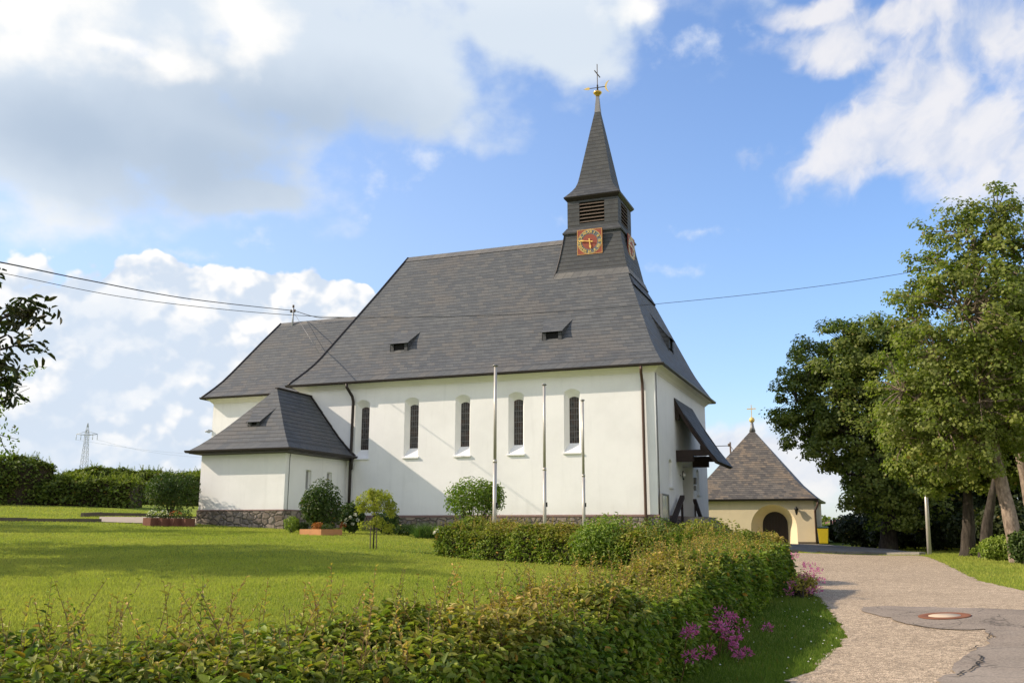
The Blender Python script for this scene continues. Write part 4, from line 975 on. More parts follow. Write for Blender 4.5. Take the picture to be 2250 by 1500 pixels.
S = MB(); m0 = onY(1606, 1010, YF+hw*1.6); S.tube([(m0[0], YF+hw*1.6, m0[2]-1.5), (m0[0], YF+hw*1.6, m0[2]+1.25)], 0.06, 8); S.tube([(m0[0]-.1, YF+hw*1.6, m0[2]+.95), (m0[0]-.1, YF+hw*1.6, m0[2]+1.15)], 0.08, 6); S.tube([(m0[0], YF+hw*1.6, m0[2]+1.0), (m0[0]+1.0, YF+hw*1.6, m0[2]-.6)], .02, 5); cm = S.build('supply_mast', 'louvre', chapel)
mtop = np.array([m0[0], YF+hw*1.6, m0[2]+1.0])

# ------------------------------------------------------------------ roads and paths
def G2(*q): return [gpx(*p) for p in q]
far = lf(60, 38)
road = G2((1720, 1500), (1780, 1482), (1818, 1449), (1848, 1419), (1857, 1395), (1845, 1374), (1818, 1338), (1796, 1310), (1755, 1290)) + [np.r_[lf(5.9, 19), 0], np.r_[lf(6.9, 24), 0], np.r_[lf(8.5, 31), 0]] + \
       G2((1640, 1216), (1733, 1215), (1800, 1216.5), (1900, 1219), (2020, 1221), (2036, 1224), (2085, 1245), (2145, 1275), (2205, 1290), (2250, 1299)) + [np.r_[lf(13, 18), 0], np.r_[lf(24, 16), 0], np.r_[lf(24, -6), 0], np.r_[lf(0.8, -6), 0], np.r_[lf(1.9, 5), 0]]
sheet('gravel_road', road, 'gravel', 0.02, 0.8, rag=0.035)
patch = G2((1890, 1344), (1899, 1337), (1940, 1335), (1986, 1336), (2100, 1339), (2250, 1344)) + [np.r_[lf(12, 13.2), 0], np.r_[lf(20, 12), 0], np.r_[lf(20, -5), 0], np.r_[lf(3.4, -5), 0], np.r_[lf(3.5, 5), 0]] + \
    G2((2060, 1500), (2080, 1490), (2100, 1465), (2130, 1440), (2160, 1424), (2175, 1404), (2172, 1393), (2165, 1389), (2100, 1388), (2025, 1383), (2001, 1375), (1975, 1370), (1950, 1362), (1920, 1354))
sheet('asphalt_patch', patch, 'asphalt', 0.030, 0.6, rag=0.03)
def crack(pts, w):
    q = MB(); P = [gpx(*p) for p in pts]; ex = []
    for a, b in zip(P[:-1], P[1:]):
        for k in range(6): ex.append(a+(b-a)*k/6+np.r_[rng.normal(size=2)*0.012, 0])
    ex.append(P[-1])
    for k, (a, b) in enumerate(zip(ex[:-1], ex[1:])):
        w1, w2 = [w*0.5*(0.3+0.9*abs(math.sin(j*1.7))) for j in (k, k+1)]
        d = (b-a)[:2]; n = np.array([-d[1], d[0]])/max(1e-6, np.hypot(*d))
        z = [gz(p[0], p[1])+0.042 for p in (a, b)]
        q.face([(a[0]-n[0]*w1, a[1]-n[1]*w1, z[0]), (b[0]-n[0]*w2, b[1]-n[1]*w2, z[1]), (b[0]+n[0]*w2, b[1]+n[1]*w2, z[1]), (a[0]+n[0]*w1, a[1]+n[1]*w1, z[0])])
    tag(q.build('road_crack', 'crack'), kind='structure')
crack([(2104, 1494), (2120, 1486), (2136, 1480), (2152, 1463), (2158, 1455), (2152, 1447)], 0.02)
crack([(2134, 1438), (2148, 1427), (2158, 1425)], 0.015); crack([(2168, 1412), (2176, 1406), (2177, 1397)], 0.016)
crack([(2005, 1376), (2030, 1384), (2080, 1388)], 0.010)
mh = gpx(2076, 1358); man = empty('manhole_cover', (mh[0], mh[1], gz(mh[0], mh[1])+0.03), 'round manhole with rusty iron rim and pale concrete centre in the asphalt patch', 'manhole')
nrm = Vector((gz(mh[0]-.5, mh[1])-gz(mh[0]+.5, mh[1]), gz(mh[0], mh[1]-.5)-gz(mh[0], mh[1]+.5), 1)).normalized()
q = MB(); o = man.location; q.tube_prof(o, [(0.30, 0.0), (0.30, 0.006), (0.292, 0.009), (0.195, 0.009), (0.188, 0.004), (0.0, 0.004)], 40); a = q.build('rim', 'rust', man)
q = MB(); q.tube_prof(o, [(0.185, 0.002), (0.183, 0.008), (0.0, 0.008)], 36); b = q.build('cover', 'cover', man)
man.rotation_mode = 'QUATERNION'; man.rotation_quaternion = Vector((0, 0, 1)).rotation_difference(nrm)
walk = G2((1640, 1209), (1733, 1213), (1800, 1214.5), (1900, 1217), (2020, 1219.5), (2034, 1219), (1960, 1211), (1860, 1204), (1825, 1200.5), (1796, 1199), (1730, 1198), (1640, 1197.5))
sheet('pavement', walk, 'walk', 0.11, 0.8, skirt=0.2)
# left-hand path, kerbs
pth = G2((216, 1147), (219, 1136), (300, 1136.5), (330, 1136), (436, 1140)) + [np.array([-19.5, -4.7, 0]), np.array([-19.2, -5.6, 0])] + G2((435, 1153), (425, 1156), (318, 1150))
sheet('paved_path', pth, 'paver', 0.03, 0.7)
def kerb(pts, h=0.14, w=0.14):
    q = MB(); P = [gpx(*p) for p in pts]
    for a, b in zip(P[:-1], P[1:]):
        n = max(1, int(np.linalg.norm(b-a)/1.0))
        for k in range(n):
            u, v = a+(b-a)*k/n, a+(b-a)*(k+1)/n-(b-a)*0.006
            d = (v-u)[:2]; m = np.array([-d[1], d[0]])/np.hypot(*d)*w/2; zu, zv = gz(u[0], u[1]), gz(v[0], v[1]); hh = h+rng.normal()*0.01
            q.hexa([(u[0]-m[0], u[1]-m[1], zu-.2), (v[0]-m[0], v[1]-m[1], zv-.2), (v[0]+m[0], v[1]+m[1], zv-.2), (u[0]+m[0], u[1]+m[1], zu-.2), (u[0]-m[0], u[1]-m[1], zu+hh), (v[0]-m[0], v[1]-m[1], zv+hh), (v[0]+m[0], v[1]+m[1], zv+hh), (u[0]+m[0], u[1]+m[1], zu+hh)])
    tag(q.build('kerb', 'kerb'), kind='structure')
kerb([(-60, 1144), (60, 1145), (150, 1146), (222, 1146.5)]); kerb([(180, 1135), (222, 1133), (300, 1134), (330, 1135)], 0.16); kerb([(330, 1136), (436, 1138)], 0.1)

# ------------------------------------------------------------------ flagpoles, posts, wires
def flagpole(px, pt, pj, d, lab):
    b = spot(px, 1168, d); zt = spot(px, pt, d)[2]; zj = spot(px, pj, d)[2]; g = gz(b[0], b[1])
    t = empty('flagpole', (b[0], b[1], g), lab, 'flagpole', 'bare flagpoles in front of the church')
    q = MB(); q.tube([(b[0], b[1], g-.3), (b[0], b[1], zj)], 0.056, 14); q.build('lower_pole', 'pole', t)
    q = MB(); q.tube([(b[0], b[1], zj), (b[0], b[1], zt)], [0.046, 0.042], 14); q.tube([(b[0], b[1], zj-.03), (b[0], b[1], zj+.05)], 0.060, 14); q.build('upper_pole', 'pole', t)
    q = MB(); q.tube_prof((b[0], b[1], zt), [(0.04, -0.02), (0.075, 0.0), (0.085, 0.02), (0.05, 0.045), (0.01, 0.055)], 14); q.build('cap', 'lead', t)
    q = MB(); q.box((b[0]+.05, b[1]-.03, g+1.2), (b[0]+.085, b[1]+.03, g+1.34)); q.build('cleat', 'wire', t)
flagpole(1086.5, 804, 1014, 26.4, 'tallest looking grey flagpole, nearest of the three, beside the round bush')
flagpole(1197, 846, 1031, 29.9, 'middle grey flagpole between two church windows')
flagpole(1283.5, 880, 1045, 33.4, 'shortest looking grey flagpole in front of the last church window')
b = spot(2042, 1219, 40.5); g = gz(b[0], b[1]); tp_ = spot(2031, 1022, 40.5)
lp = empty('street_lamp', (b[0], b[1], g), 'slim pale street lamp post leaning among maple leaves', 'street lamp')
q = MB(); q.tube([(b[0], b[1], g-.3), (tp_[0], tp_[1], tp_[2])], [0.085, 0.06], 12); q.build('post', 'pole', lp)
q = MB(); q.lathe((tp_[0], tp_[1], tp_[2]-.05), [(0.06, 0), (0.12, 0.06), (0.15, 0.25), (0.10, 0.38), (0.02, 0.42)], 12); q.build('lamp_head', 'lampglass', lp)
def wire(name, pts, r, lab, sub=14, m='wire'):
    P = [np.array(p, float) for p in pts]; out = []
    for i in range(len(P)-1):      # Catmull-Rom
        p0, p1, p2, p3 = P[max(i-1, 0)], P[i], P[i+1], P[min(i+2, len(P)-1)]
        for k in range(sub):
            t = k/sub; out.append(0.5*((2*p1)+(-p0+p2)*t+(2*p0-5*p1+4*p2-p3)*t*t+(-p0+3*p1-3*p2+p3)*t**3))
    out.append(P[-1]); q = MB(); q.tube(out, r, 6); return tag(q.build(name, m), lab, 'cable')
wire('overhead_cable', [spot(-160, 548, 22), spot(15, 579, 26), spot(200, 617, 33), spot(420, 657, 41), (-22.55, 5.9, 11.80)], 0.019, 'thick black supply cable from the upper left to the roof mast')
wire('overhead_cable', [spot(-120, 578, 27), spot(0, 599, 27), spot(300, 657, 27.5), spot(640, 692, 28.5), spot(900, 697, 29), spot(1180, 688, 29.5), spot(1450, 667, 30.5), spot(1750, 635, 31.5), spot(2000, 598, 33), spot(2330, 535, 34)], 0.009, 'long thin cable crossing in front of the slate roof towards the maples')
wire('overhead_cable', [(-22.42, 5.95, 11.80), (-20.6, 5.8, 11.2), (-19.0, 5.9, 11.1)], 0.02, 'short cable running from the roof mast down to the choir ridge')
wire('overhead_cable', [mtop, mtop+np.array([-3, .2, .1]), spot(1500, 955, 70)], 0.025, 'short cable leaving the mast behind the chapel roof')
q = MB()
bn = spot(1811, 1201, 60.3); g = gz(bn[0], bn[1])+.1
wb = empty('wheelie_bin', (bn[0], bn[1], g), 'yellow wheeled refuse bin with a dark lid beside the chapel', 'bin')
def rbox(q, c, w0, w1, d0, d1, h0, h1): q.hexa([(c[0]-w0, c[1]-d0, h0), (c[0]+w0, c[1]-d0, h0), (c[0]+w0, c[1]+d0, h0), (c[0]-w0, c[1]+d0, h0), (c[0]-w1, c[1]-d1, h1), (c[0]+w1, c[1]-d1, h1), (c[0]+w1, c[1]+d1, h1), (c[0]-w1, c[1]+d1, h1)])
rbox(q, bn, 0.25, 0.32, 0.25, 0.34, g+.05, g+.95); q.build('body', 'yellowbin', wb, 0.02)
q = MB(); rbox(q, bn, 0.34, 0.35, 0.36, 0.37, g+.953, g+1.0); rbox(q, bn, 0.34, 0.2, 0.36, 0.2, g+1.001, g+1.06); q.build('lid', 'greenlid', wb)
for s in (-1, 1): q = MB(); q.tube([(bn[0]+s*.22, bn[1]+.26, g+.1), (bn[0]+s*.29, bn[1]+.26, g+.1)], .1, 12); q.build('wheel', 'wire', wb)
# pylon far behind the hedge
pb_ = spot(180, 1075, 420); zt = spot(186, 929, 420)[2]; pz = pb_[2]-8
py_ = empty('pylon', (pb_[0], pb_[1], pz), 'lattice electricity pylon far behind the hedges', 'pylon')
q = MB(); H = zt-pz; top = Vector((pb_[0]+.6, pb_[1], zt)); dirx = Vector((RG[0], RG[1], 0)); diry = Vector((FW[0], FW[1], 0))
def pyc(t, sx, sy): w = 2.0*(1-t)+0.32*t if t < 0.8 else 0.8*(1-t)/0.2+0.1; return Vector((pb_[0], pb_[1], pz+H*t))+dirx*sx*w+diry*sy*w
lv = [0, .12, .23, .33, .42, .5, .57, .63, .69, .74, .79, .86, .93, 1.0]; cs = ((-1, -1), (1, -1), (1, 1), (-1, 1))
for a, b in zip(lv[:-1], lv[1:]):
    for k in range(4):
        j = (k+1) % 4
        q.tube([pyc(a, *cs[k]), pyc(b, *cs[k])], 0.09, 4, False); q.tube([pyc(a, *cs[k]), pyc(b, *cs[j])], 0.05, 4, False); q.tube([pyc(a, *cs[j]), pyc(b, *cs[k])], 0.05, 4, False)
q.build('lattice', 'steel', py_)
za = spot(186, 955, 420)[2]; q = MB(); ctr_ = Vector((pb_[0], pb_[1], za)); ae_ = dirx*4.4
for s in (-1, 1):
    q.tube([ctr_+diry*.7, ctr_+ae_*s+Vector((0, 0, .3))], .11, 4); q.tube([ctr_-diry*.7, ctr_+ae_*s+Vector((0, 0, .3))], .11, 4); q.tube([ctr_+Vector((0, 0, 1.6)), ctr_+ae_*s+Vector((0, 0, .3))], .09, 4)
    for k in (0.55, 0.98): q.tube([ctr_+ae_*s*k, ctr_+ae_*s*k+Vector((0, 0, -2.0))], .12, 5)
q.build('crossarm', 'steel', py_)
for s, k in ((-1, .98), (1, .98)):
    e = ctr_+ae_*s*k+Vector((0, 0, -2.0)); e = np.array(e)
    wire('power_line', [e, spot(420, 1000+s*3, 470), spot(900, 1022+s*3, 540)], 0.03, ('lower' if s > 0 else 'upper')+' of the two faint power lines leaving the far pylon', 6, 'steel')
# wooden planters
def gpl(px, py, d, lab, cat, size, m, name, yaw=0.0):
    p = spot(px, py, d); p[2] = gz(p[0], p[1]); t = empty(name, p, lab, cat); w, dd, h = size; th = 0.04
    R = Matrix.Rotation(yaw, 3, 'Z'); q = MB()
    def bx(a, b):
        c = [Vector((x, y, z)) for z in (a[2], b[2]) for x, y in ((a[0], a[1]), (b[0], a[1]), (b[0], b[1]), (a[0], b[1]))]; q.hexa([R @ v+Vector(p) for v in c])
    bx((-w/2, -dd/2, -.1), (w/2, -dd/2+th, h)); bx((-w/2, dd/2-th, -.1), (w/2, dd/2, h)); bx((-w/2, -dd/2+th, -.1), (-w/2+th, dd/2-th, h)); bx((w/2-th, -dd/2+th, -.1), (w/2, dd/2-th, h))
    q.build('boards', m, t); q = MB(); bx((-w/2+th, -dd/2+th, -.05), (w/2-th, dd/2-th, h-.05)); q.build('soil', 'twigs', t); return t, p
gpl(705, 1174, 32.3, 'low orange wooden planter box on the lawn under the big shrub', 'planter', (1.02, 0.95, 0.19), 'planterwood', 'planter_box', -0.25)
PL = []
for px, py, lab, w in ((333, 1151, 'log planter with white blossoms at the left end of the row', .46), (358, 1153, 'log planter second from the left, with pale flowers, before the round bush', .46), (384, 1155, 'dark log planter with an orange plant in front of the round bush', .44), (409, 1156, 'log planter with a dark leafy plant at the end nearest the church', .46)):
    t, p = gpl(px, py, 41.5, lab, 'planter', (w, 0.5, 0.33), 'logwood', 'log_planter', -0.15); t['group'] = 'wooden planters under the round bush'; PL.append(p)

# ------------------------------------------------------------------ vegetation
def sph(n):
    v = rng.normal(size=(n, 3)); return v/np.linalg.norm(v, axis=1, keepdims=True)
def wav(P, k, seed):
    r = np.random.default_rng(seed); out = 0
    for i in range(5):
        d = r.normal(size=3); d /= np.linalg.norm(d); out = out+np.sin(P @ d*k*(0.6+0.5*i)+r.uniform(0, 6.28))/(1+0.5*i)
    return out/2.6
def curve_pts(a, b, sag, n=6, jit=0.0):
    a, b = np.array(a, float), np.array(b, float); o = []
    for k in range(n+1):
        t = k/n; p = a+(b-a)*t; p[2] += sag*math.sin(PI*t)
        if 0 < k < n: p = p+rng.normal(size=3)*jit
        o.append(p)
    return o
def crown(name, lobes, nclump, nleaf, cr, size, m, parent, tint=0.15, shape='diamond', flat=0.62, inner=0.45, aspect=0.62, sun_tint=0.0):
    """leaf clumps spread through lobes [(centre, (rx,ry,rz))]; returns clump centres"""
    vol = np.array([l[1][0]*l[1][1]*l[1][2] for l in lobes])**(2/3); cnt = np.maximum(3, (nclump*vol/vol.sum())).astype(int)
    cen, outw = [], []
    for (c, r), k in zip(lobes, cnt):
        d = sph(k); rad = rng.uniform(inner, 1.0, k)**0.55
        cen.append(np.array(c)+d*(rad*rng.uniform(.82, 1.22, k))[:, None]*np.array(r)); outw.append(d)
    cen, outw = np.concatenate(cen), np.concatenate(outw)
    pos, nr, tn, sh = [], [], [], []
    for c, o in zip(cen, outw):
        n = max(4, int(nleaf*rng.uniform(0.45, 1.5))); s = cr*rng.uniform(0.65, 1.3)
        d = sph(n); q = d*(rng.uniform(0.15, 1, n)**0.5)[:, None]*s*np.array([1, 1, flat])
        q[:, 2] -= 0.25*(q[:, 0]**2+q[:, 1]**2)/max(s, .01)
        pos.append(c+q); nr.append(d*0.55+o*0.5+np.array([0, 0, 0.55])+rng.normal(size=(n, 3))*0.42)
        b = rng.uniform(-0.25, 0.25); tn.append(np.full(n, tint+rng.normal()*0.12)); sh.append(np.clip(rng.uniform(0, 1, n)*0.6+0.2+b, 0, 1))
    pos, nr = np.concatenate(pos), np.concatenate(nr); a = attrs(len(pos), np.concatenate(tn)+rng.normal(size=len(pos))*0.06); a[:, 0] = np.concatenate(sh)
    leaf_mesh(name, pos, nr, size*rng.uniform(0.65, 1.25, len(pos)), a, m, parent, shape=shape, aspect=aspect, droop=0.35)
    return cen
def tree(name, label, trunk, r0, lobes, nclump, nleaf, cr, size, m, bark, group=None, tint=0.15, shape='diamond', cat='tree', twigs=True, aspect=0.75, limb_r=0.35, split=None, flat=0.62):
    base = np.array(trunk[0], float); base[2] = min(base[2], gz(base[0], base[1])+0.02); t = empty(name, base, label, cat, group)
    pts = [np.array(p, float) for p in trunk]; pts[0] = base-np.array([0, 0, 0.3]); n = len(pts)
    q = MB(); pp = []
    for i in range(n-1):
        for k in range(5):
            u = k/5; w = pts[i]*(1-u)+pts[i+1]*u
            if 0 < i+u: w = w+rng.normal(size=3)*r0*0.03
            pp.append(w)
    pp.append(pts[-1]); N = len(pp)
    q.tube(pp, [r0*(1.35 if k == 0 else 1.12 if k == 1 else 1.0)*(1-0.72*(k/(N-1))**1.1) for k in range(N)], 12)
    q.build('trunk', bark, t)
    cen = crown('crown', lobes, nclump, nleaf, cr, size, m, t, tint, shape, flat, aspect=aspect)
    q = MB(); tops = []
    for c, r in lobes:
        c = np.array(c, float); k = min(N-2, max(int(N*0.45), int(np.argmin([np.linalg.norm(p-(c-np.array([0, 0, 0.45*np.linalg.norm(c-pts[-1])]))) for p in pp]))))
        ln = np.linalg.norm(c-pp[k]); cp_ = curve_pts(pp[k], c, -0.06*ln, 6, 0.03*ln); rr = r0*limb_r*(1-0.3*k/N)
        q.tube(cp_, [rr*(1-0.75*j/6) for j in range(7)], 7, False); tops += [(p, rr*(1-0.75*j/6)) for j, p in enumerate(cp_) if j >= 2]
    if twigs:
        T = np.array([p for p, _ in tops])
        for c in cen:
            k = int(np.argmin(np.linalg.norm(T-c, axis=1))); ln = np.linalg.norm(c-T[k])
            if ln > 0.15: q.tube(curve_pts(T[k], c, 0.04*ln, 3, 0.04*ln), [min(tops[k][1]*0.5, 0.03+0.012*ln), 0.02, 0.014, 0.008], 4, False)
    q.build('branches', bark, t)
    return t
def P3(px, py, d): return spot(px, py, d)
def LB(d, *ls):     # lobes from sight positions: (px,py,depth offset, rx, rz)
    out = []
    for px, py, o, rx, rz in ls: out.append((spot(px, py, d+o), (rx, rx, rz)))
    return out
def bp(px, py, d):
    p = spot(px, py, d); return np.array([p[0], p[1], gz(p[0], p[1])])

MG = 'maples and sycamores along the right bank'
tree('maple_tree', 'dark rounded maple standing right behind the chapel', [bp(1950, 1205, 48), P3(1955, 1130, 48), P3(1930, 1000, 48), P3(1905, 860, 48)], 0.42,
     LB(48, (1895, 870, 0, 3.3, 3.2), (1870, 770, 0, 2.5, 1.7), (1750, 880, -.5, 1.3, 1.4), (1748, 945, -.5, 0.9, .8), (1812, 860, 0, 1.7, 1.8), (1800, 925, -1, 1.3, 1.3), (1865, 950, -2, 2.0, 1.8), (1960, 830, 0, 3.0, 2.8), (1985, 960, 1, 3.0, 2.6), (1940, 1050, -1.5, 1.9, 1.7), (1985, 1090, -1, 2.0, 1.6), (1895, 1075, -2, 1.0, 0.7), (1830, 1000, -1.5, .8, .5), (1880, 1105, -2, .45, .35), (1930, 740, 0, 1.8, 1.2), (1805, 800, 1, 1.8, 1.4)),
     760, 105, 0.50, 0.15, 'maple', 'bark', MG, tint=0.16, aspect=0.85)
tree('sycamore_tree', 'tall sunlit sycamore with a pale leaning trunk at the right edge', [bp(2240, 1236, 31), P3(2218, 1130, 31), P3(2188, 1010, 31.2), P3(2165, 850, 31.5), P3(2150, 700, 31.5), P3(2140, 520, 31.5)], 0.225,
     LB(31.5, (2120, 520, 0, 1.3, 1.1), (2190, 470, 0, 1.0, 0.8), (2070, 590, 0, 1.1, 1.0), (2200, 600, 0, 1.6, 1.4), (2120, 680, -1, 2.0, 1.6), (2020, 700, 0, 0.9, 0.9), (2230, 740, 0, 2.0, 1.7), (2060, 800, -1, 1.7, 1.4), (1985, 860, -1, 1.1, 1.0), (2150, 850, -1, 2.0, 1.6), (2250, 890, 0.5, 1.8, 1.6), (2060, 930, -1, 1.6, 1.1), (1990, 960, -0.5, .9, 0.8), (2130, 980, -0.5, 1.5, 1.0), (2000, 640, 0.5, 0.5, 0.5), (2235, 540, 0, 1.2, 1.0), (2300, 700, 1, 2, 2)),
     860, 64, 0.36, 0.115, 'maple_light', 'bark_pale', MG, tint=0.22, aspect=0.85)
tree('sycamore_tree', 'sycamore with a pale trunk cut off by the right edge of the picture', [bp(2300, 1215, 35), P3(2262, 1100, 35), P3(2238, 990, 35), P3(2240, 850, 35.5)], 0.24,
     LB(35.5, (2250, 800, 1, 2.2, 2.0), (2320, 700, 1, 2.6, 2.2), (2290, 950, 1, 2.0, 1.5), (2180, 760, 2, 1.8, 1.6)), 260, 80, 0.42, 0.13, 'maple_light', 'bark_pale', MG, tint=0.15, aspect=0.85)
tree('maple_tree', 'straight dark trunk maple, left of the pair beside the lamp post', [bp(2124, 1222, 37), P3(2128, 1160, 37), P3(2126, 1080, 37), P3(2120, 980, 37.3)], 0.27,
     LB(37.5, (2090, 940, 0, 2.2, 1.7), (2040, 1020, -0.5, 1.4, 1.0), (2150, 900, 1, 2.4, 2.0), (2085, 1040, 0, 1.2, .7), (2040, 880, 1, 1.8, 1.6)), 420, 100, 0.45, 0.135, 'maple', 'bark', MG, tint=0.14, aspect=0.85)
tree('maple_tree', 'forked dark trunk maple, right of the pair beside the lamp post', [bp(2163, 1229, 35), P3(2168, 1160, 35), P3(2180, 1085, 35), P3(2200, 1000, 35.3)], 0.22,
     LB(36, (2200, 950, 1, 2.0, 1.5), (2160, 1030, .5, 1.2, .7), (2240, 1010, 1, 1.7, 1.0), (2120, 1000, 1, 1.5, .9)), 300, 100, 0.45, 0.135, 'maple', 'bark', MG, tint=0.14, aspect=0.85)
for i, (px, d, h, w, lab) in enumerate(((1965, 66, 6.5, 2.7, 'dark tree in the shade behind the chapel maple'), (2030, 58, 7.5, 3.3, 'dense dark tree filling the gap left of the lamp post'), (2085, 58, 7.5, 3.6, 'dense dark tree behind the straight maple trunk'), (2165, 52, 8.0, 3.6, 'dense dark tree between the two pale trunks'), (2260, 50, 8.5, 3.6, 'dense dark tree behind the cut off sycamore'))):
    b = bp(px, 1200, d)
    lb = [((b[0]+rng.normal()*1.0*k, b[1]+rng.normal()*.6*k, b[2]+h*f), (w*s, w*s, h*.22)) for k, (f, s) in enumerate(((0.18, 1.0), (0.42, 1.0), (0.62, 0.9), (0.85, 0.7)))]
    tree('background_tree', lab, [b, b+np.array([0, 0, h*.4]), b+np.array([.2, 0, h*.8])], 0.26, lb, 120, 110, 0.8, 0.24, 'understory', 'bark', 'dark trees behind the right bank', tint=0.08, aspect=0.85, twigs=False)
def shrub(name, label, base, blobs, n, size, m, tint=0.15, group=None, stems=5, cat='shrub', shape='oval', aspect=0.5, stem_h=0.6, shell=0.55, upd=None, fold=0.18):
    """blobs: (centre, (rx,ry,rz)) in world; leaves through the outer shell"""
    t = empty(name, base, label, cat, group); vol = np.array([b[1][0]*b[1][2] for b in blobs]); cnt = np.maximum(8, n*vol/vol.sum()).astype(int); pos, nr, tn = [], [], []
    for (c, r), k in zip(blobs, cnt):
        d = sph(k); p = d*(rng.uniform(shell**3, 1.08, k)**(1/3))[:, None]; w = wav(p*np.array(r)+np.array(c), 2.6/max(r), int(abs(c[0]*31+c[1]*17)) % 997)
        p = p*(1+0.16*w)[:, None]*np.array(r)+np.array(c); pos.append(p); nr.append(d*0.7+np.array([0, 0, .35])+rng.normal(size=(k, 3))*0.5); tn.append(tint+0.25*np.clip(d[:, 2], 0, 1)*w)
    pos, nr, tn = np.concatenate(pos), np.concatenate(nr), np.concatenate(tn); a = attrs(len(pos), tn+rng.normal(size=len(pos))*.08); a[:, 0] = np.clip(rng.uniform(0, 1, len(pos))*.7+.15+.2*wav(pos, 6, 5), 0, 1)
    leaf_mesh('foliage', pos, nr, size*rng.uniform(.6, 1.25, len(pos)), a, m, t, shape=shape, aspect=aspect, updir=upd, fold=fold)
    if stems:
        q = MB(); b = np.array(base, float)
        for _ in range(stems):
            c, r = blobs[rng.integers(len(blobs))]; e = np.array(c)+rng.normal(size=3)*np.array(r)*0.35; s = b+np.array([rng.normal()*.08, rng.normal()*.08, -.05]); k = curve_pts(s, e, 0.03, 4, 0.02); q.tube(k, [0.022, .018, .014, .010, .005], 5, False)
        q.build('stems', 'bark', t)
    return t
def bush(name, label, px, pt, pb_, d, w, n, size, m, **kw):
    """roundish bush: centre column px, top row pt, foot row pb_"""
    b = bp(px, pb_, d); zt = spot(px, pt, d)[2]; lift = kw.pop('lift', 0.0); z0 = b[2]+lift*(zt-b[2]); h = zt-z0; wd = w*d/2051.9
    bl = [((b[0], b[1], z0+h*.52), (wd*.48, wd*.46, h*.50))]
    for k in range(5):
        a = rng.uniform(0, 2*PI); bl.append(((b[0]+wd*.26*math.cos(a), b[1]+wd*.26*math.sin(a), z0+h*rng.uniform(.35, .70)), (wd*.27, wd*.27, h*.29)))
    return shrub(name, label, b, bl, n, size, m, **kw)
SG = 'shade shrubs at the foot of the right bank'
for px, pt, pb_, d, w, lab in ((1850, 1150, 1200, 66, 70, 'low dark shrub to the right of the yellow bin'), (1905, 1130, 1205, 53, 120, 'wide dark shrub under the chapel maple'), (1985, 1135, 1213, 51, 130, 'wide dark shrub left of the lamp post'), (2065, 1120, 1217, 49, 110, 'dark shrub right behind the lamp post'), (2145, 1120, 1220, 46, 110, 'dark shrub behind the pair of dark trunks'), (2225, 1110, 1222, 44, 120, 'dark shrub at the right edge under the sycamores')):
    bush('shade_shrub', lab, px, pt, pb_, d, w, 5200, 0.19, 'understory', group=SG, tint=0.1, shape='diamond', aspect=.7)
bush('sunlit_shrub', 'yellow green shrub at the foot of the pale leaning sycamore', 2205, 1178, 1238, 32.5, 78, 3600, 0.10, 'bright_shrub', tint=0.3)
bush('sunlit_shrub', 'small yellow green shrub between the two dark trunks', 2143, 1196, 1226, 37, 36, 1100, 0.10, 'bright_shrub', tint=0.25)
bush('sunlit_shrub', 'leafy green sucker shoots at the foot of the edge sycamore', 2250, 1165, 1240, 30, 44, 1500, 0.11, 'dark_shrub', tint=0.2)
# distant things right of the chapel
q = MB(); a, b2 = bp(1826, 1196, 72), bp(1925, 1196, 74)
for k in range(30):
    u, v = a+(b2-a)*k/30, a+(b2-a)*(k+.93)/30; q.bar((u[0], u[1], u[2]+.62), (v[0], v[1], u[2]+.62+rng.normal()*.01), .03, 1.3)
tag(q.build('board_fence', 'fence'), 'low dark board fence behind the yellow bin', 'fence')
bn0 = spot(1885, 1170, 130); zr = spot(1885, 1139, 130)[2]; ze = spot(1885, 1152, 130)[2]
fb = empty('farm_building', (bn0[0], bn0[1], ze-4), 'distant low farm building with a dull red roof beyond the fence', 'building')
ux = np.array([RG[0], RG[1], 0]); uy = np.array([FW[0], FW[1], 0]); q = MB(); c = np.array([bn0[0], bn0[1], 0])
def bq(a, b_, z): return c+ux*a+uy*b_+np.array([0, 0, z])
q.face([bq(-3, 0, ze), bq(5, 0, ze), bq(5, 4, zr), bq(-1, 4, zr)]); q.face([bq(-3, 0, ze), bq(-1, 4, zr), bq(-3, 8, ze)]); q.face([bq(5, 8, ze), bq(-3, 8, ze), bq(-1, 4, zr), bq(5, 4, zr)]); q.build('roof', 'barn', fb)
q = MB(); q.hexa([bq(-2.7, .3, ze-4), bq(4.8, .3, ze-4), bq(4.8, 7.7, ze-4), bq(-2.7, 7.7, ze-4), bq(-2.7, .3, ze-.03), bq(4.8, .3, ze-.03), bq(4.8, 7.7, ze-.03), bq(-2.7, 7.7, ze-.03)]); q.build('wall', 'greyroof', fb)
for i, (px, pt, d, w, lab) in enumerate(((1815, 1134, 150, 40, 'distant round tree just right of the chapel corner'), (1848, 1138, 150, 40, 'distant tree left of the red farm roof'), (1880, 1150, 120, 60, 'low distant bush before the red farm roof'), (1830, 1152, 110, 50, 'low distant bush behind the board fence'))):
    bush('distant_tree', lab, px, pt, 1180, d, w, 1800, 0.5, 'hedge_far', shape='diamond', aspect=.8, group='distant greenery beyond the fence', cat='tree')

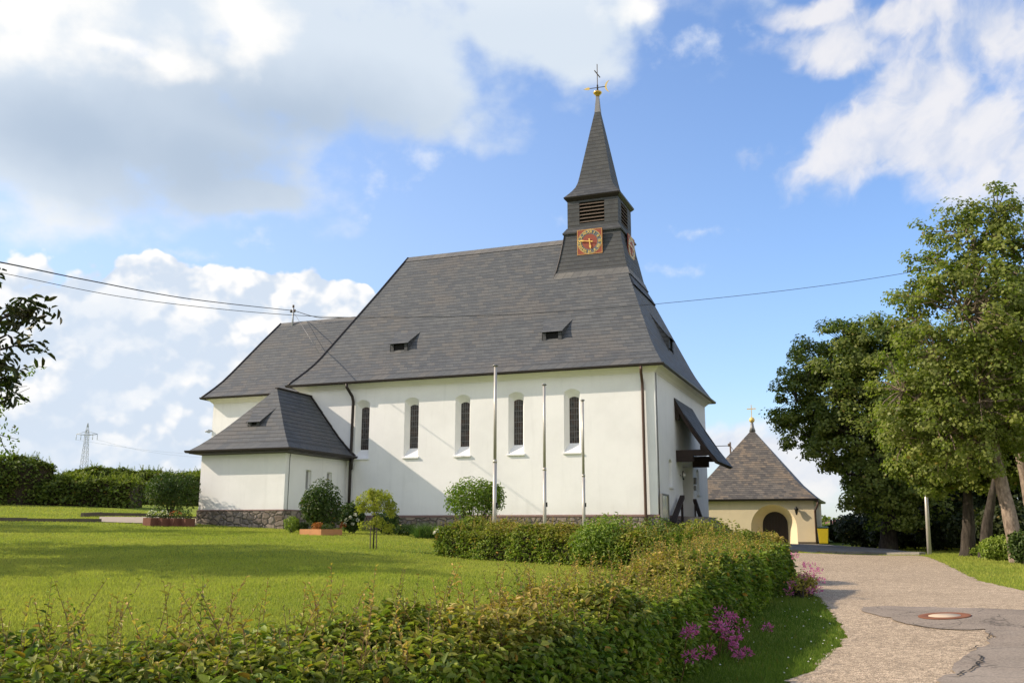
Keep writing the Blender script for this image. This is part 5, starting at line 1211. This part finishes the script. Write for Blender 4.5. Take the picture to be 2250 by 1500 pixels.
# clipped hedges
def hedge(name, label, path, hw, tops, dens, size, m, tint, shoot=None, group=None, lump=0.06, cat='hedge', core=True, shape='oval', aspect=0.55, tintfn=None, ends=True, sizefn=None, densfn=None, updir=None, bot=0.0):
    P = np.array([p[:2] for p in path]); seg = np.linalg.norm(np.diff(P, axis=0), axis=1); S = np.r_[0, np.cumsum(seg)]; tops = np.array(tops, float); hw = np.array(hw if hasattr(hw, '__len__') else [hw]*len(P), float)
    mid = P[len(P)//2]; t = empty(name, (mid[0], mid[1], gz(*mid)), label, cat, group)
    def at(s):
        x = np.interp(s, S, P[:, 0]); y = np.interp(s, S, P[:, 1]); e = 0.25; dx = np.interp(s+e, S, P[:, 0])-np.interp(s-e, S, P[:, 0]); dy = np.interp(s+e, S, P[:, 1])-np.interp(s-e, S, P[:, 1]); l = np.hypot(dx, dy)+1e-9
        return np.stack([x, y], -1), np.stack([dx/l, dy/l], -1), np.interp(s, S, hw), np.interp(s, S, tops)
    ns = 400; ss = np.linspace(0, S[-1], ns); c, tg, w, tp = at(ss); g = ground(c[:, 0], c[:, 1]); ww = (2*w+2*(tp-g))*(1 if densfn is None else densfn(c)); cdf = np.r_[0, np.cumsum(ww)]; tot = ww.sum()*(S[-1]/ns)
    n = int(tot*dens); s = np.interp(rng.uniform(0, cdf[-1], n), cdf, np.linspace(0, S[-1], ns+1)); c, tg, w, tp = at(s); nv = np.stack([-tg[:, 1], tg[:, 0]], -1); g = ground(c[:, 0], c[:, 1])+bot; h = np.maximum(tp-g, .1)
    u = rng.uniform(0, 1, n)*(2*w+2*h); side = np.where(u < h, 0, np.where(u < h+2*w, 1, 2)); off = np.where(side == 0, -w, np.where(side == 1, u-h-w, w)); z = np.where(side == 0, u, np.where(side == 1, h, 2*h+2*w-u))
    # rounded shoulders
    rr = 0.22; zz = np.minimum(z, h); sh = np.clip((np.abs(off)-(w-rr))/rr, 0, 1)*np.clip((zz-(h-rr))/rr, 0, 1); zz = zz-sh*rr*.35; off = off*(1-sh*.10)
    N = np.zeros((n, 3)); N[:, :2] = nv*np.where(side == 0, -1, np.where(side == 2, 1, 0))[:, None]; N[:, 2] = np.where(side == 1, 1, 0.25)
    pos = np.c_[c+nv*off[:, None], g+zz]; lm = wav(pos, 2.4, 11)*lump*1.4+wav(pos, 7.0, 12)*lump*.8; depth = rng.exponential(0.075, n)
    pos = pos+N*(lm-depth+0.02)[:, None]+rng.normal(size=(n, 3))*.012
    ne = int(n*.06)+350
    if ends:
        se = np.where(rng.uniform(size=ne) < .5, 0.0, S[-1]); ce, te, we, tpe = at(se); nve = np.stack([-te[:, 1], te[:, 0]], -1); ge = ground(ce[:, 0], ce[:, 1])+bot; he = np.maximum(tpe-ge, .1)
        oe = rng.uniform(-1, 1, ne)*we; ze = rng.uniform(0, 1, ne)*he; Ne = np.zeros((ne, 3)); Ne[:, :2] = te*np.where(se > 0, 1, -1)[:, None]; Ne[:, 2] = .25
        pe = np.c_[ce+nve*oe[:, None], ge+ze]; pe = pe+Ne*((wav(pe, 2.4, 11)*lump*1.4)+.05-rng.exponential(.06, ne)+rng.uniform(-.1, .1, ne))[:, None]
        pos, N, side, zz, h, n = np.r_[pos, pe], np.r_[N, Ne], np.r_[side, np.zeros(ne)], np.r_[zz, ze], np.r_[h, he], n+ne
    tn = tint*np.ones(n) if tintfn is None else tintfn(pos, side, zz/h)
    a = attrs(n, tn+rng.normal(size=n)*.07); a[:, 0] = np.clip(rng.uniform(0, 1, n)**1.3*.75+.14+.22*wav(pos, 3.0, 21), 0, 1)
    sz = size*rng.uniform(.6, 1.25, n)*(1 if sizefn is None else sizefn(pos))
    leaf_mesh('foliage', pos, N*.30+np.array([0, 0, .85])+rng.normal(size=(n, 3))*.48, sz, a, m, t, shape=shape, aspect=aspect, droop=.1)
    if core:
        q = MB(); K = max(4, int(S[-1]/.5)); sk = np.linspace(0.05, S[-1]-.05, K); c, tg, w, tp = at(sk); nv = np.stack([-tg[:, 1], tg[:, 0]], -1); g = ground(c[:, 0], c[:, 1]); R = []
        for k in range(K):
            iw = max(.05, w[k]-.17); zt = tp[k]-.17; R.append([(*(c[k]-nv[k]*iw), g[k]-.1), (*(c[k]-nv[k]*iw), zt), (*(c[k]+nv[k]*iw), zt), (*(c[k]+nv[k]*iw), g[k]-.1)])
        for k in range(K-1):
            for j in range(3): q.face([R[k][j], R[k][j+1], R[k+1][j+1], R[k+1][j]])
        q.face(R[0]); q.face(R[-1][::-1]); q.build('inner_twigs', 'twigs', t)
    if shoot:
        ns_, hmin, hmax, lsz = shoot; s = rng.uniform(0, S[-1], ns_); c, tg, w, tp = at(s); nv = np.stack([-tg[:, 1], tg[:, 0]], -1); of = rng.uniform(-1, 1, ns_)*w*.9; b = np.c_[c+nv*of[:, None], tp-.06]; b[:, 2] += wav(b, 2.4, 11)*lump
        q = MB(); pos, nr, sz, tt, ud = [], [], [], [], []
        for k in range(ns_):
            h = hmin+(hmax-hmin)*rng.uniform(0, 1)**2.2; lean = rng.normal(size=2)*.28; e = b[k]+np.array([lean[0]*h, lean[1]*h, h]); md = (b[k]+e)/2+np.r_[rng.normal(size=2)*.03*h, 0]
            q.tube([b[k], md, e], [.0026, .002, .001], 4, False); tk = np.clip(rng.normal(.5, .32), 0, 1); m_ = int(5+h*34)
            for j in range(m_):
                u = (j+.7)/m_; p = b[k]*(1-u)**2+2*md*u*(1-u)+e*u*u; an = j*2.6+k; dr = np.array([math.cos(an), math.sin(an), .55]); pos.append(p); ud.append(dr); nr.append(np.array([-math.cos(an)*.5, -math.sin(an)*.5, .85])+rng.normal(size=3)*.25); sz.append(lsz*(1.15-.65*u)*rng.uniform(.7, 1.2)*(1 if sizefn is None else sizefn(b[k:k+1])[0]**.6)); tt.append(tk*(.35+.75*u))
        pos, nr, sz, tt, ud = map(np.array, (pos, nr, sz, tt, ud)); a = attrs(len(pos), tt)
        so = tag(q.build('shoots', 'stem', t), kind='stuff'); leaf_mesh('shoot_leaves', pos, nr, sz, a, m, so, shape=shape, aspect=aspect*.85, updir=ud)
    return t
# foreground hornbeam hedge: along the road and round the corner
fe = [(-4.2, 4.25), (-3.2, 3.9), (-2.03, 3.72), (-1.2, 3.85), (-.35, 4.35), (.55, 6.0), (1.25, 8.0), (1.95, 9.9), (3.2, 13.0), (4.85, 17.0)]
fe = np.array(fe); tgv = np.gradient(fe, axis=0); tgv /= np.linalg.norm(tgv, axis=1, keepdims=True); ctr = fe+np.stack([-tgv[:, 1], tgv[:, 0]], -1)*np.array([.55, .55, .55, .55, .5, .5, .5, .52, .62, .72])[:, None]
path = [lf(*p) for p in ctr]; tops = [EZ+v for v in (-.52, -.52, -.52, -.52, -.53, -.54, -.53, -.50, -.38, -.26)]
def near_tint(pos, side, hz):
    rel = pos[:, :2]-CAM[:2]; la, fo = rel @ RG, rel @ FW; px = la/np.maximum(fo, .5)
    t = .0+.20*np.clip((hz-.78)/.22, 0, 1)*np.clip(.35+wav(pos, 1.5, 31)*1.0, 0, 1)
    t += .38*np.exp(-((px+.02)/.07)**2)*np.clip((hz-.85)/.1, 0, 1)*np.clip((fo-4.6)/1.0, 0, 1)
    t += .10*np.clip((fo-10)/5, 0, 1)*np.clip((hz-.6)/.4, 0, 1)
    t += .5*np.exp(-((px-.14)/.035)**2)*np.clip((hz-.8)/.15, 0, 1)*np.clip(1-abs(fo-11.5)/2.5, 0, 1)
    return t*(.6+.8*rng.uniform(0, 1, len(pos)))
def dcam(pos): return np.hypot(pos[:, 0]-CAM[0], pos[:, 1]-CAM[1])
hedge('foreground_hedge', 'long leafy hornbeam hedge with reddish shoots sweeping across the foreground', path, [.55, .55, .55, .55, .5, .5, .5, .54, .66, .78], tops, 3300, 0.056, 'hornbeam', .1, (1700, .04, .38, .048), tintfn=near_tint, lump=.10,
      sizefn=lambda p: np.interp(dcam(p), [4, 8, 17], [1, 1.08, 1.45]), densfn=lambda c: np.interp(np.hypot(c[:, 0]-CAM[0], c[:, 1]-CAM[1]), [4, 8, 17], [1, .85, .5]))
path = [lf(*p) for p in ((-1.55, 24.75), (0, 23.5), (1.6, 22.1), (3.0, 20.5), (4.1, 18.9), (4.3, 18.2))]
hedge('back_hedge', 'clipped hornbeam hedge running in front of the flagpoles to the road corner', path, [.6, .65, .7, .75, .7, .6], [EZ+v for v in (.04, .03, -.02, -.06, -.12, -.2)], 1500, 0.075, 'hornbeam', .2, (700, .05, .34, .06), lump=.14,
      tintfn=lambda p, s, h: (.05+.30*np.clip((h-.6)/.4, 0, 1)*np.clip(.5+wav(p, 1.3, 41), 0, 1))*(.6+.8*rng.uniform(0, 1, len(p))))
bush('bright_shrub', 'fresh green shrub growing out of the hedge before the church corner', 1340, 1133, 1240, 21.2, 165, 5600, .08, 'bright_shrub', tint=.15)
bush('hedge_shrub', 'darker leaved shrub in the hedge right of the fresh green one', 1450, 1136, 1240, 20.4, 130, 4600, .07, 'hedge_far', tint=.12)
bush('hedge_shrub', 'yellowish loose shrub behind the hedge in front of the chapel', 1565, 1140, 1215, 20.5, 180, 4800, .075, 'hornbeam', tint=.22)
bush('hedge_shrub', 'orange tipped loose shrub at the hedge corner by the road', 1660, 1166, 1225, 19.5, 130, 4600, .075, 'hornbeam', tint=.42)
# left background hedges
def flat_path(pxs, d, py=1110): return [bp(px, py, dd) for px, dd in zip(pxs, d)]
for nm, lab, pxs, ds, hw_, tp, tn in (('tall_hedge', 'tall dark hedge block at the left edge of the lawn', (-120, -40, 40, 92), (60, 60, 60, 60.5), 1.4, (1014, 1012, 1014, 1022), .15),
        ('clipped_hedge', 'middle clipped hedge with a sunlit top on the far left lawn', (112, 170, 240, 300), (60, 59.5, 59, 58.5), 1.3, (1062, 1056, 1053, 1056), .3),
        ('far_hedge', 'long hazy hedge row behind the other left hedges', (105, 200, 330, 470), (72, 72, 71, 70), 1.5, (1048, 1036, 1038, 1044), .2)):
    pth_ = flat_path(pxs, ds); hedge(nm, lab, pth_, hw_, [spot(px, t_, d_)[2] for px, t_, d_ in zip(pxs, tp, ds)], 260, .20, 'hedge_far', tn, (260, .15, .6, .14), group='hedges behind the left lawn', lump=.22, shape='diamond', aspect=.7,
          tintfn=lambda p, s, h, tn=tn: (.08+tn*1.4*np.clip((h-.75)/.25, 0, 1))*(.6+.8*rng.uniform(0, 1, len(p))))
bush('round_bush', 'round clipped bush on short stems behind the log planters', 374, 1036, 1150, 43, 112, 5200, .11, 'dark_shrub', tint=.25, lift=.16, stems=9, shell=.4)
for (p, m_, c, w) in zip(PL, ('whiteflower', 'whiteflower', 'redflower', 'dark_shrub'), ('white blossoms', 'pale blossoms', 'orange red blooms', 'dark leaves'), (.24, .22, .26, .26)):
    b = np.array([p[0], p[1], p[2]+.28]); shrub('planter_plant', 'small plant with '+c+' in a log planter', b, [((b[0], b[1], b[2]+.14), (w, w*.8, .18))], 260, .06, 'dark_shrub', tint=.2, stems=3, cat='plant')
    if m_ != 'dark_shrub':
        d = sph(45); d[:, 2] = abs(d[:, 2]); pos = b+np.array([0, 0, .16])+d*np.array([w, w*.8, .2]); leaf_mesh('blossoms', pos, d+rng.normal(size=d.shape)*.4, np.full(45, .055), attrs(45, .3), m_, bpy.data.objects[[o.name for o in col.objects if o.name.startswith('planter_plant')][-1]], aspect=.9)
# bed along the nave
bush('bed_shrub', 'big dark green shrub against the sacristy corner behind the orange planter', 708, 1056, 1170, 34.3, 90, 5200, .10, 'dark_shrub', tint=.2, aspect=.55)
hy = bush('hydrangea', 'dark hydrangea with white and red flower heads beside the downpipe', 772, 1106, 1172, 35.2, 52, 2200, .11, 'dark_shrub', tint=.05, aspect=.7)
for m_, nm, lst in (('whiteflower', 'white_flower_head', ((762, 1141), (770, 1136), (775, 1150), (781, 1130), (786, 1142), (757, 1150))), ('redflower', 'red_flower_head', ((752, 1149), (758, 1153), (749, 1156)))):
    for px, py in lst:
        c = spot(px, py, 34.75); d = sph(26); leaf_mesh(nm, c+d*.055, d, np.full(26, .05), attrs(26, .3), m_, hy, aspect=.9)
bush('flowering_perennial', 'loose yellow green perennial with mauve flowers at the sacristy corner', 641, 1134, 1165, 34.2, 34, 1000, .07, 'bright_shrub', tint=.25)
bush('ball_shrub', 'small clipped green ball shrub beside the sacristy corner', 664, 1145, 1167, 34.1, 26, 1100, .045, 'dark_shrub', tint=.15)
bush('planter_shrub', 'small orange and green plant growing in the orange planter', 697, 1146, 1170, 32.5, 24, 420, .06, 'redflower', tint=.8, cat='plant')
bush('planter_shrub', 'small green plant at the back of the orange planter', 716, 1150, 1170, 32.4, 30, 420, .06, 'dark_shrub', tint=.2, cat='plant')
bush('bed_shrub', 'dark broad shrub behind the young yellow green tree', 850, 1120, 1172, 34.5, 60, 1900, .09, 'dark_shrub', tint=.1)
bush('bed_shrub', 'low dark shrub right of the dark broad one against the plinth', 890, 1150, 1172, 33.5, 44, 900, .08, 'dark_shrub', tint=.1)
bush('multi_stem_bush', 'round multi stemmed bush with narrow leaves behind the tallest looking flagpole', 1040, 1050, 1170, 31.5, 132, 3600, .13, 'bright_shrub', tint=.1, lift=.30, stems=22, aspect=.24, shell=.12)
for px, w, lab in ((925, 30, 'left tuft of tall dark ornamental grass along the plinth'), (946, 34, 'right tuft of tall dark ornamental grass along the plinth')):
    b = bp(px, 1174, 31.5); t = empty('ornamental_grass', b, lab, 'grass tuft', 'ornamental grass tufts'); n = 420; an = rng.uniform(0, 2*PI, n); r = rng.uniform(0, .2, n); pos = np.c_[b[0]+r*np.cos(an), b[1]+r*np.sin(an), np.full(n, b[2])]; ud = np.c_[np.cos(an)*r*1.6, np.sin(an)*r*1.6, np.ones(n)]
    leaf_mesh('leaves', pos, np.c_[np.cos(an), np.sin(an), np.zeros(n)]+rng.normal(size=(n, 3))*.4, rng.uniform(.35, .62, n), attrs(n, .2), 'reed', t, shape='blade', aspect=.03, updir=ud)
b = bp(966, 1176, 29.5); t = empty('flower_pot', b, 'terracotta pot of white flowers at the left end of the back hedge', 'flower pot'); q = MB(); q.tube_prof(b, [(.10, 0), (.15, .2), (.17, .21), (.17, .25), (.14, .25), (.13, .2)], 16); q.build('pot', 'terracotta', t)
d = sph(420); d[:, 2] = abs(d[:, 2]); leaf_mesh('leaves', b+np.array([0, 0, .24])+d[:260]*np.array([.19, .19, .16]), d[:260], np.full(260, .05), attrs(260, .2), 'dark_shrub', t); leaf_mesh('blossoms', b+np.array([0, 0, .25])+d[260:]*np.array([.2, .2, .2]), d[260:], np.full(160, .045), attrs(160, .3), 'whiteflower', t, aspect=.9)
# young yellow-green tree with stakes
D = 25.0; b = bp(820, 1206, D); t = empty('young_tree', b, 'young yellow green tree with drooping leaves standing alone on the lawn', 'tree')
q = MB(); q.tube([b-np.array([0, 0, .1]), spot(822, 1160, D), spot(824, 1110, D), spot(826, 1080, D)], [.02, .017, .013, .006], 6); tr_ = q.build('trunk', 'bark', t)
q = MB()
for e in ((790, 1110), (865, 1115), (840, 1090), (800, 1085), (858, 1150), (795, 1150), (825, 1075), (850, 1100)): q.tube(curve_pts(spot(823, 1135 if e[1] < 1130 else 1170, D), spot(e[0], e[1], D+rng.normal()*.15), .06, 4, .01), [.008, .006, .005, .003, .002], 5, False)
q.build('branches', 'bark', t); q = MB()
for px, pt in ((813.5, 1140), (827, 1142)): u = spot(px, 1207, D); q.tube([(u[0], u[1], u[2]-.2), tuple(spot(px+1, pt, D))], .014, 6)
q.build('stakes', 'louvre', t)
crown('crown', LB(D, (828, 1100, 0, .46, .28), (800, 1112, .1, .22, .14), (858, 1118, -.1, .20, .22), (825, 1085, 0, .28, .12), (800, 1152, 0, .13, .08), (856, 1155, 0, .16, .10), (830, 1145, 0, .2, .14)), 150, 26, .10, .07, 'lime_tree', t, .3, 'oval', .7, .1, .30)
# mauve-pink flowering plant beside the road corner and blossoms along the hedge
def bloom(px, py, d, r, par, n=60):
    c = spot(px, py, d); e = sph(n); e[:, 2] = e[:, 2]*.75+.2; leaf_mesh('blossom', c+e*(r*rng.uniform(.45, 1.0, n))[:, None], np.cross(e, sph(n)), rng.uniform(.022, .045, n), attrs(n, .2), 'pink', par, shape='oval', aspect=.38, updir=e)
pf = bush('pink_flowering_shrub', 'airy shrub with mauve pink flowers leaning over the gravel at the hedge corner', 1765, 1250, 1318, 16.3, 62, 520, .05, 'hornbeam', tint=.45, stems=16, shell=.1)
for px, py, r in ((1745, 1222, .08), (1775, 1250, .09), (1790, 1246, .10), (1800, 1255, .08), (1782, 1262, .08), (1768, 1268, .07), (1805, 1275, .08), (1790, 1290, .09), (1800, 1296, .08), (1778, 1298, .08), (1772, 1240, .06), (1758, 1266, .05), (1740, 1285, .09), (1733, 1302, .09), (1740, 1312, .08), (1725, 1330, .06), (1770, 1340, .09), (1763, 1335, .06)):
    bloom(px, py, 16.0+rng.normal()*.2, r*.8, pf, 34)
pl = bp(1590, 1440, 10.6); hp = empty('pink_flower_plant', pl, 'plant with bright pink flower clusters pushing through the shaded hedge front', 'flowering plant')
q = MB(); FL = ((1570, 1306, 12.2, .11), (1584, 1351, 10.9, .11), (1608, 1354, 11.1, .06), (1576, 1376, 10.3, .08), (1594, 1380, 10.5, .09), (1600, 1395, 10.4, .08), (1628, 1378, 11.1, .12), (1618, 1405, 10.7, .06), (1687, 1381, 12.6, .09), (1512, 1394, 9.2, .07), (1522, 1382, 9.4, .07), (1556, 1434, 9.5, .09), (1517, 1443, 8.9, .08), (1625, 1440, 10.4, .06), (1640, 1434, 10.6, .07), (1567, 1237, 14.0, .09), (1533, 1274, 12.0, .06), (1610, 1420, 10.6, .05))
FL = [(a, b2, c_*.945, e) for a, b2, c_, e in FL]
for px, py, d, r in FL:
    c = spot(px, py, d); g = np.array([c[0]-.15, c[1]+.25, gz(c[0], c[1])]); q.tube(curve_pts(g, c, .05, 4, .01), .005, 4, False)
q.build('stems', 'stem', hp)
for px, py, d, r in FL: bloom(px, py, d, r*.78, hp, 52)
# cherry at the left edge and two trees outside the frame that shade the lawn
d = 11.0
ch = tree('cherry_tree', 'cherry tree whose drooping dark branches reach in from the left edge', [bp(-330, 1250, 11.5), P3(-320, 1000, 11.5), P3(-300, 700, 11.3), P3(-280, 400, 11.2)], .16,
     LB(d, (-460, 560, 0, 1.0, 1.0), (-300, 720, 0, .9, .7), (-460, 760, 0, 1.2, 1.1), (-130, 735, 0, .4, .3), (20, 690, 0, .24, .13), (30, 760, 0, .26, .14), (15, 735, .2, .24, .2), (72, 678, 0, .13, .06), (-5, 800, 0, .2, .14), (-45, 625, 0, .16, .2), (0, 850, .1, .1, .06)),
     210, 30, .19, .115, 'cherry', 'bark', tint=.12, shape='oval', aspect=.34, limb_r=.3, flat=.7)
q = MB()
tw = shrub('spindly_shrub', 'spindly small leaved branches below the cherry at the left edge', bp(-150, 1250, 11.6), [(spot(40, 822, 11.6), (.26, .1, .06)), (spot(85, 808, 11.6), (.12, .08, .04)), (spot(12, 990, 11.6), (.12, .1, .16)), (spot(25, 955, 11.6), (.08, .06, .1)), (spot(50, 880, 11.6), (.12, .06, .05)), (spot(5, 890, 11.6), (.1, .08, .1)), (spot(-60, 900, 11.6), (.4, .3, .5))], 620, .05, 'bright_shrub', tint=.1, stems=0, shell=.05, aspect=.45)
q = MB()
for a, b2 in (((-120, 900), (60, 848)), ((-130, 1010), (66, 852)), ((-140, 960), (40, 965)), ((-100, 840), (104, 806)), ((-60, 900), (30, 1000)), ((-60, 850), (60, 880))): q.tube(curve_pts(spot(*a, 11.6), spot(*b2, 11.6), .05, 6, .02), [.012, .010, .008, .006, .005, .004, .002], 5, False)
q.tube([bp(-150, 1250, 11.6), spot(-140, 1100, 11.6), spot(-130, 950, 11.6), spot(-110, 840, 11.6)], [.05, .04, .03, .02], 6)
q.build('stems', 'bark', tw)
for i, (la, fo, h, w) in enumerate(((-14.6, 18.6, 8.8, 2.7), (-19, 23.0, 10.5, 2.9), (-27, 34, 10.5, 3.4))):
    p = lf(la, fo); b = np.array([p[0], p[1], gz(*p)])
    tree('orchard_tree', ('nearest', 'middle', 'farthest')[i]+' fruit tree beyond the left edge that throws its shadow on the lawn', [b, b+np.array([0, 0, h*.35]), b+np.array([.2, .1, h*.8])], .2,
         [((b[0]+rng.normal()*.9, b[1]+rng.normal()*.9, b[2]+h*f), (w*s, w*s, h*.13)) for f, s in ((.45, .9), (.58, 1), (.7, .9), (.85, .7))], 125, 46, .7, .26, 'cherry', 'bark', 'fruit trees left of the lawn', tint=.1)

# grass
ROADP = [np.array(p[:2]) for p in road]; PATHP = [np.array(p[:2]) for p in pth]; WALKP = [np.array(p[:2]) for p in walk]
def grass(name, n, latf, d0, d1, h0, h1, wid, keep=None, tint=.2, m='grass'):
    d = np.exp(rng.uniform(math.log(d0), math.log(d1), n)); la = rng.uniform(latf[0], latf[1], n)*d; P = CAM[:2]+np.outer(la, RG)+np.outer(d, FW)
    ok = ~inside(P, ROADP) & ~inside(P, PATHP) & ~inside(P, WALKP)
    x, y = P[:, 0], P[:, 1]; ok &= ~((x > -19.45) & (x < -14.7) & (y > -5.15)) & ~((x > -24.7) & (x < .1) & (y > -.1)) & ~((x > 0) & (x < 2.9) & (y > 3) & (y < 11))
    if keep is not None: ok &= keep(la, d)
    P = P[ok]; d = d[ok]; n = len(P); z = ground(P[:, 0], P[:, 1]); an = rng.uniform(0, 2*PI, n); ln = rng.normal(size=(n, 2))*.35
    pos = np.c_[P, z-.005]; k = wav(np.c_[P, z*0], .9, 51); a = attrs(n, np.clip(tint+.22*k, 0, 1)); a[:, 0] = np.clip(rng.uniform(0, 1, n)*.8+.1+.25*wav(np.c_[P, z*0], 2.5, 52), 0, 1)
    sc = np.interp(d, [6, 12, 25, 45], [1, 1.1, 1.5, 2.2])
    o = leaf_mesh(name, pos, np.c_[np.cos(an), np.sin(an), np.full(n, .15)], rng.uniform(h0, h1, n)*np.interp(d, [6, 20, 45], [1, 1.1, 1.35]), a, m, None, shape='blade', updir=np.c_[ln, np.ones(n)], aspect=(wid*sc)[:, None]); tag(o, kind='stuff')
grass('lawn_grass', 400000, (-.62, .17), 9.5, 52, .022, .055, .20)
grass('verge_grass', 80000, (.10, .42), 7.6, 19, .03, .075, .14, tint=.05, m='verge')
grass('bank_grass', 80000, (.30, .62), 17, 56, .025, .06, .20, tint=.12)
n = 90; d = np.exp(rng.uniform(math.log(8.5), math.log(16), n)); la = rng.uniform(.2, .38, n)*d; P = CAM[:2]+np.outer(la, RG)+np.outer(d, FW); P = P[~inside(P, ROADP)]; z = ground(P[:, 0], P[:, 1])
tag(leaf_mesh('clover_flowers', np.c_[P, z+.05], np.tile([0, -.5, 1.0], (len(P), 1))+rng.normal(size=(len(P), 3))*.3, np.full(len(P), .02), attrs(len(P), .2), 'whiteflower', None, aspect=.9), kind='stuff')
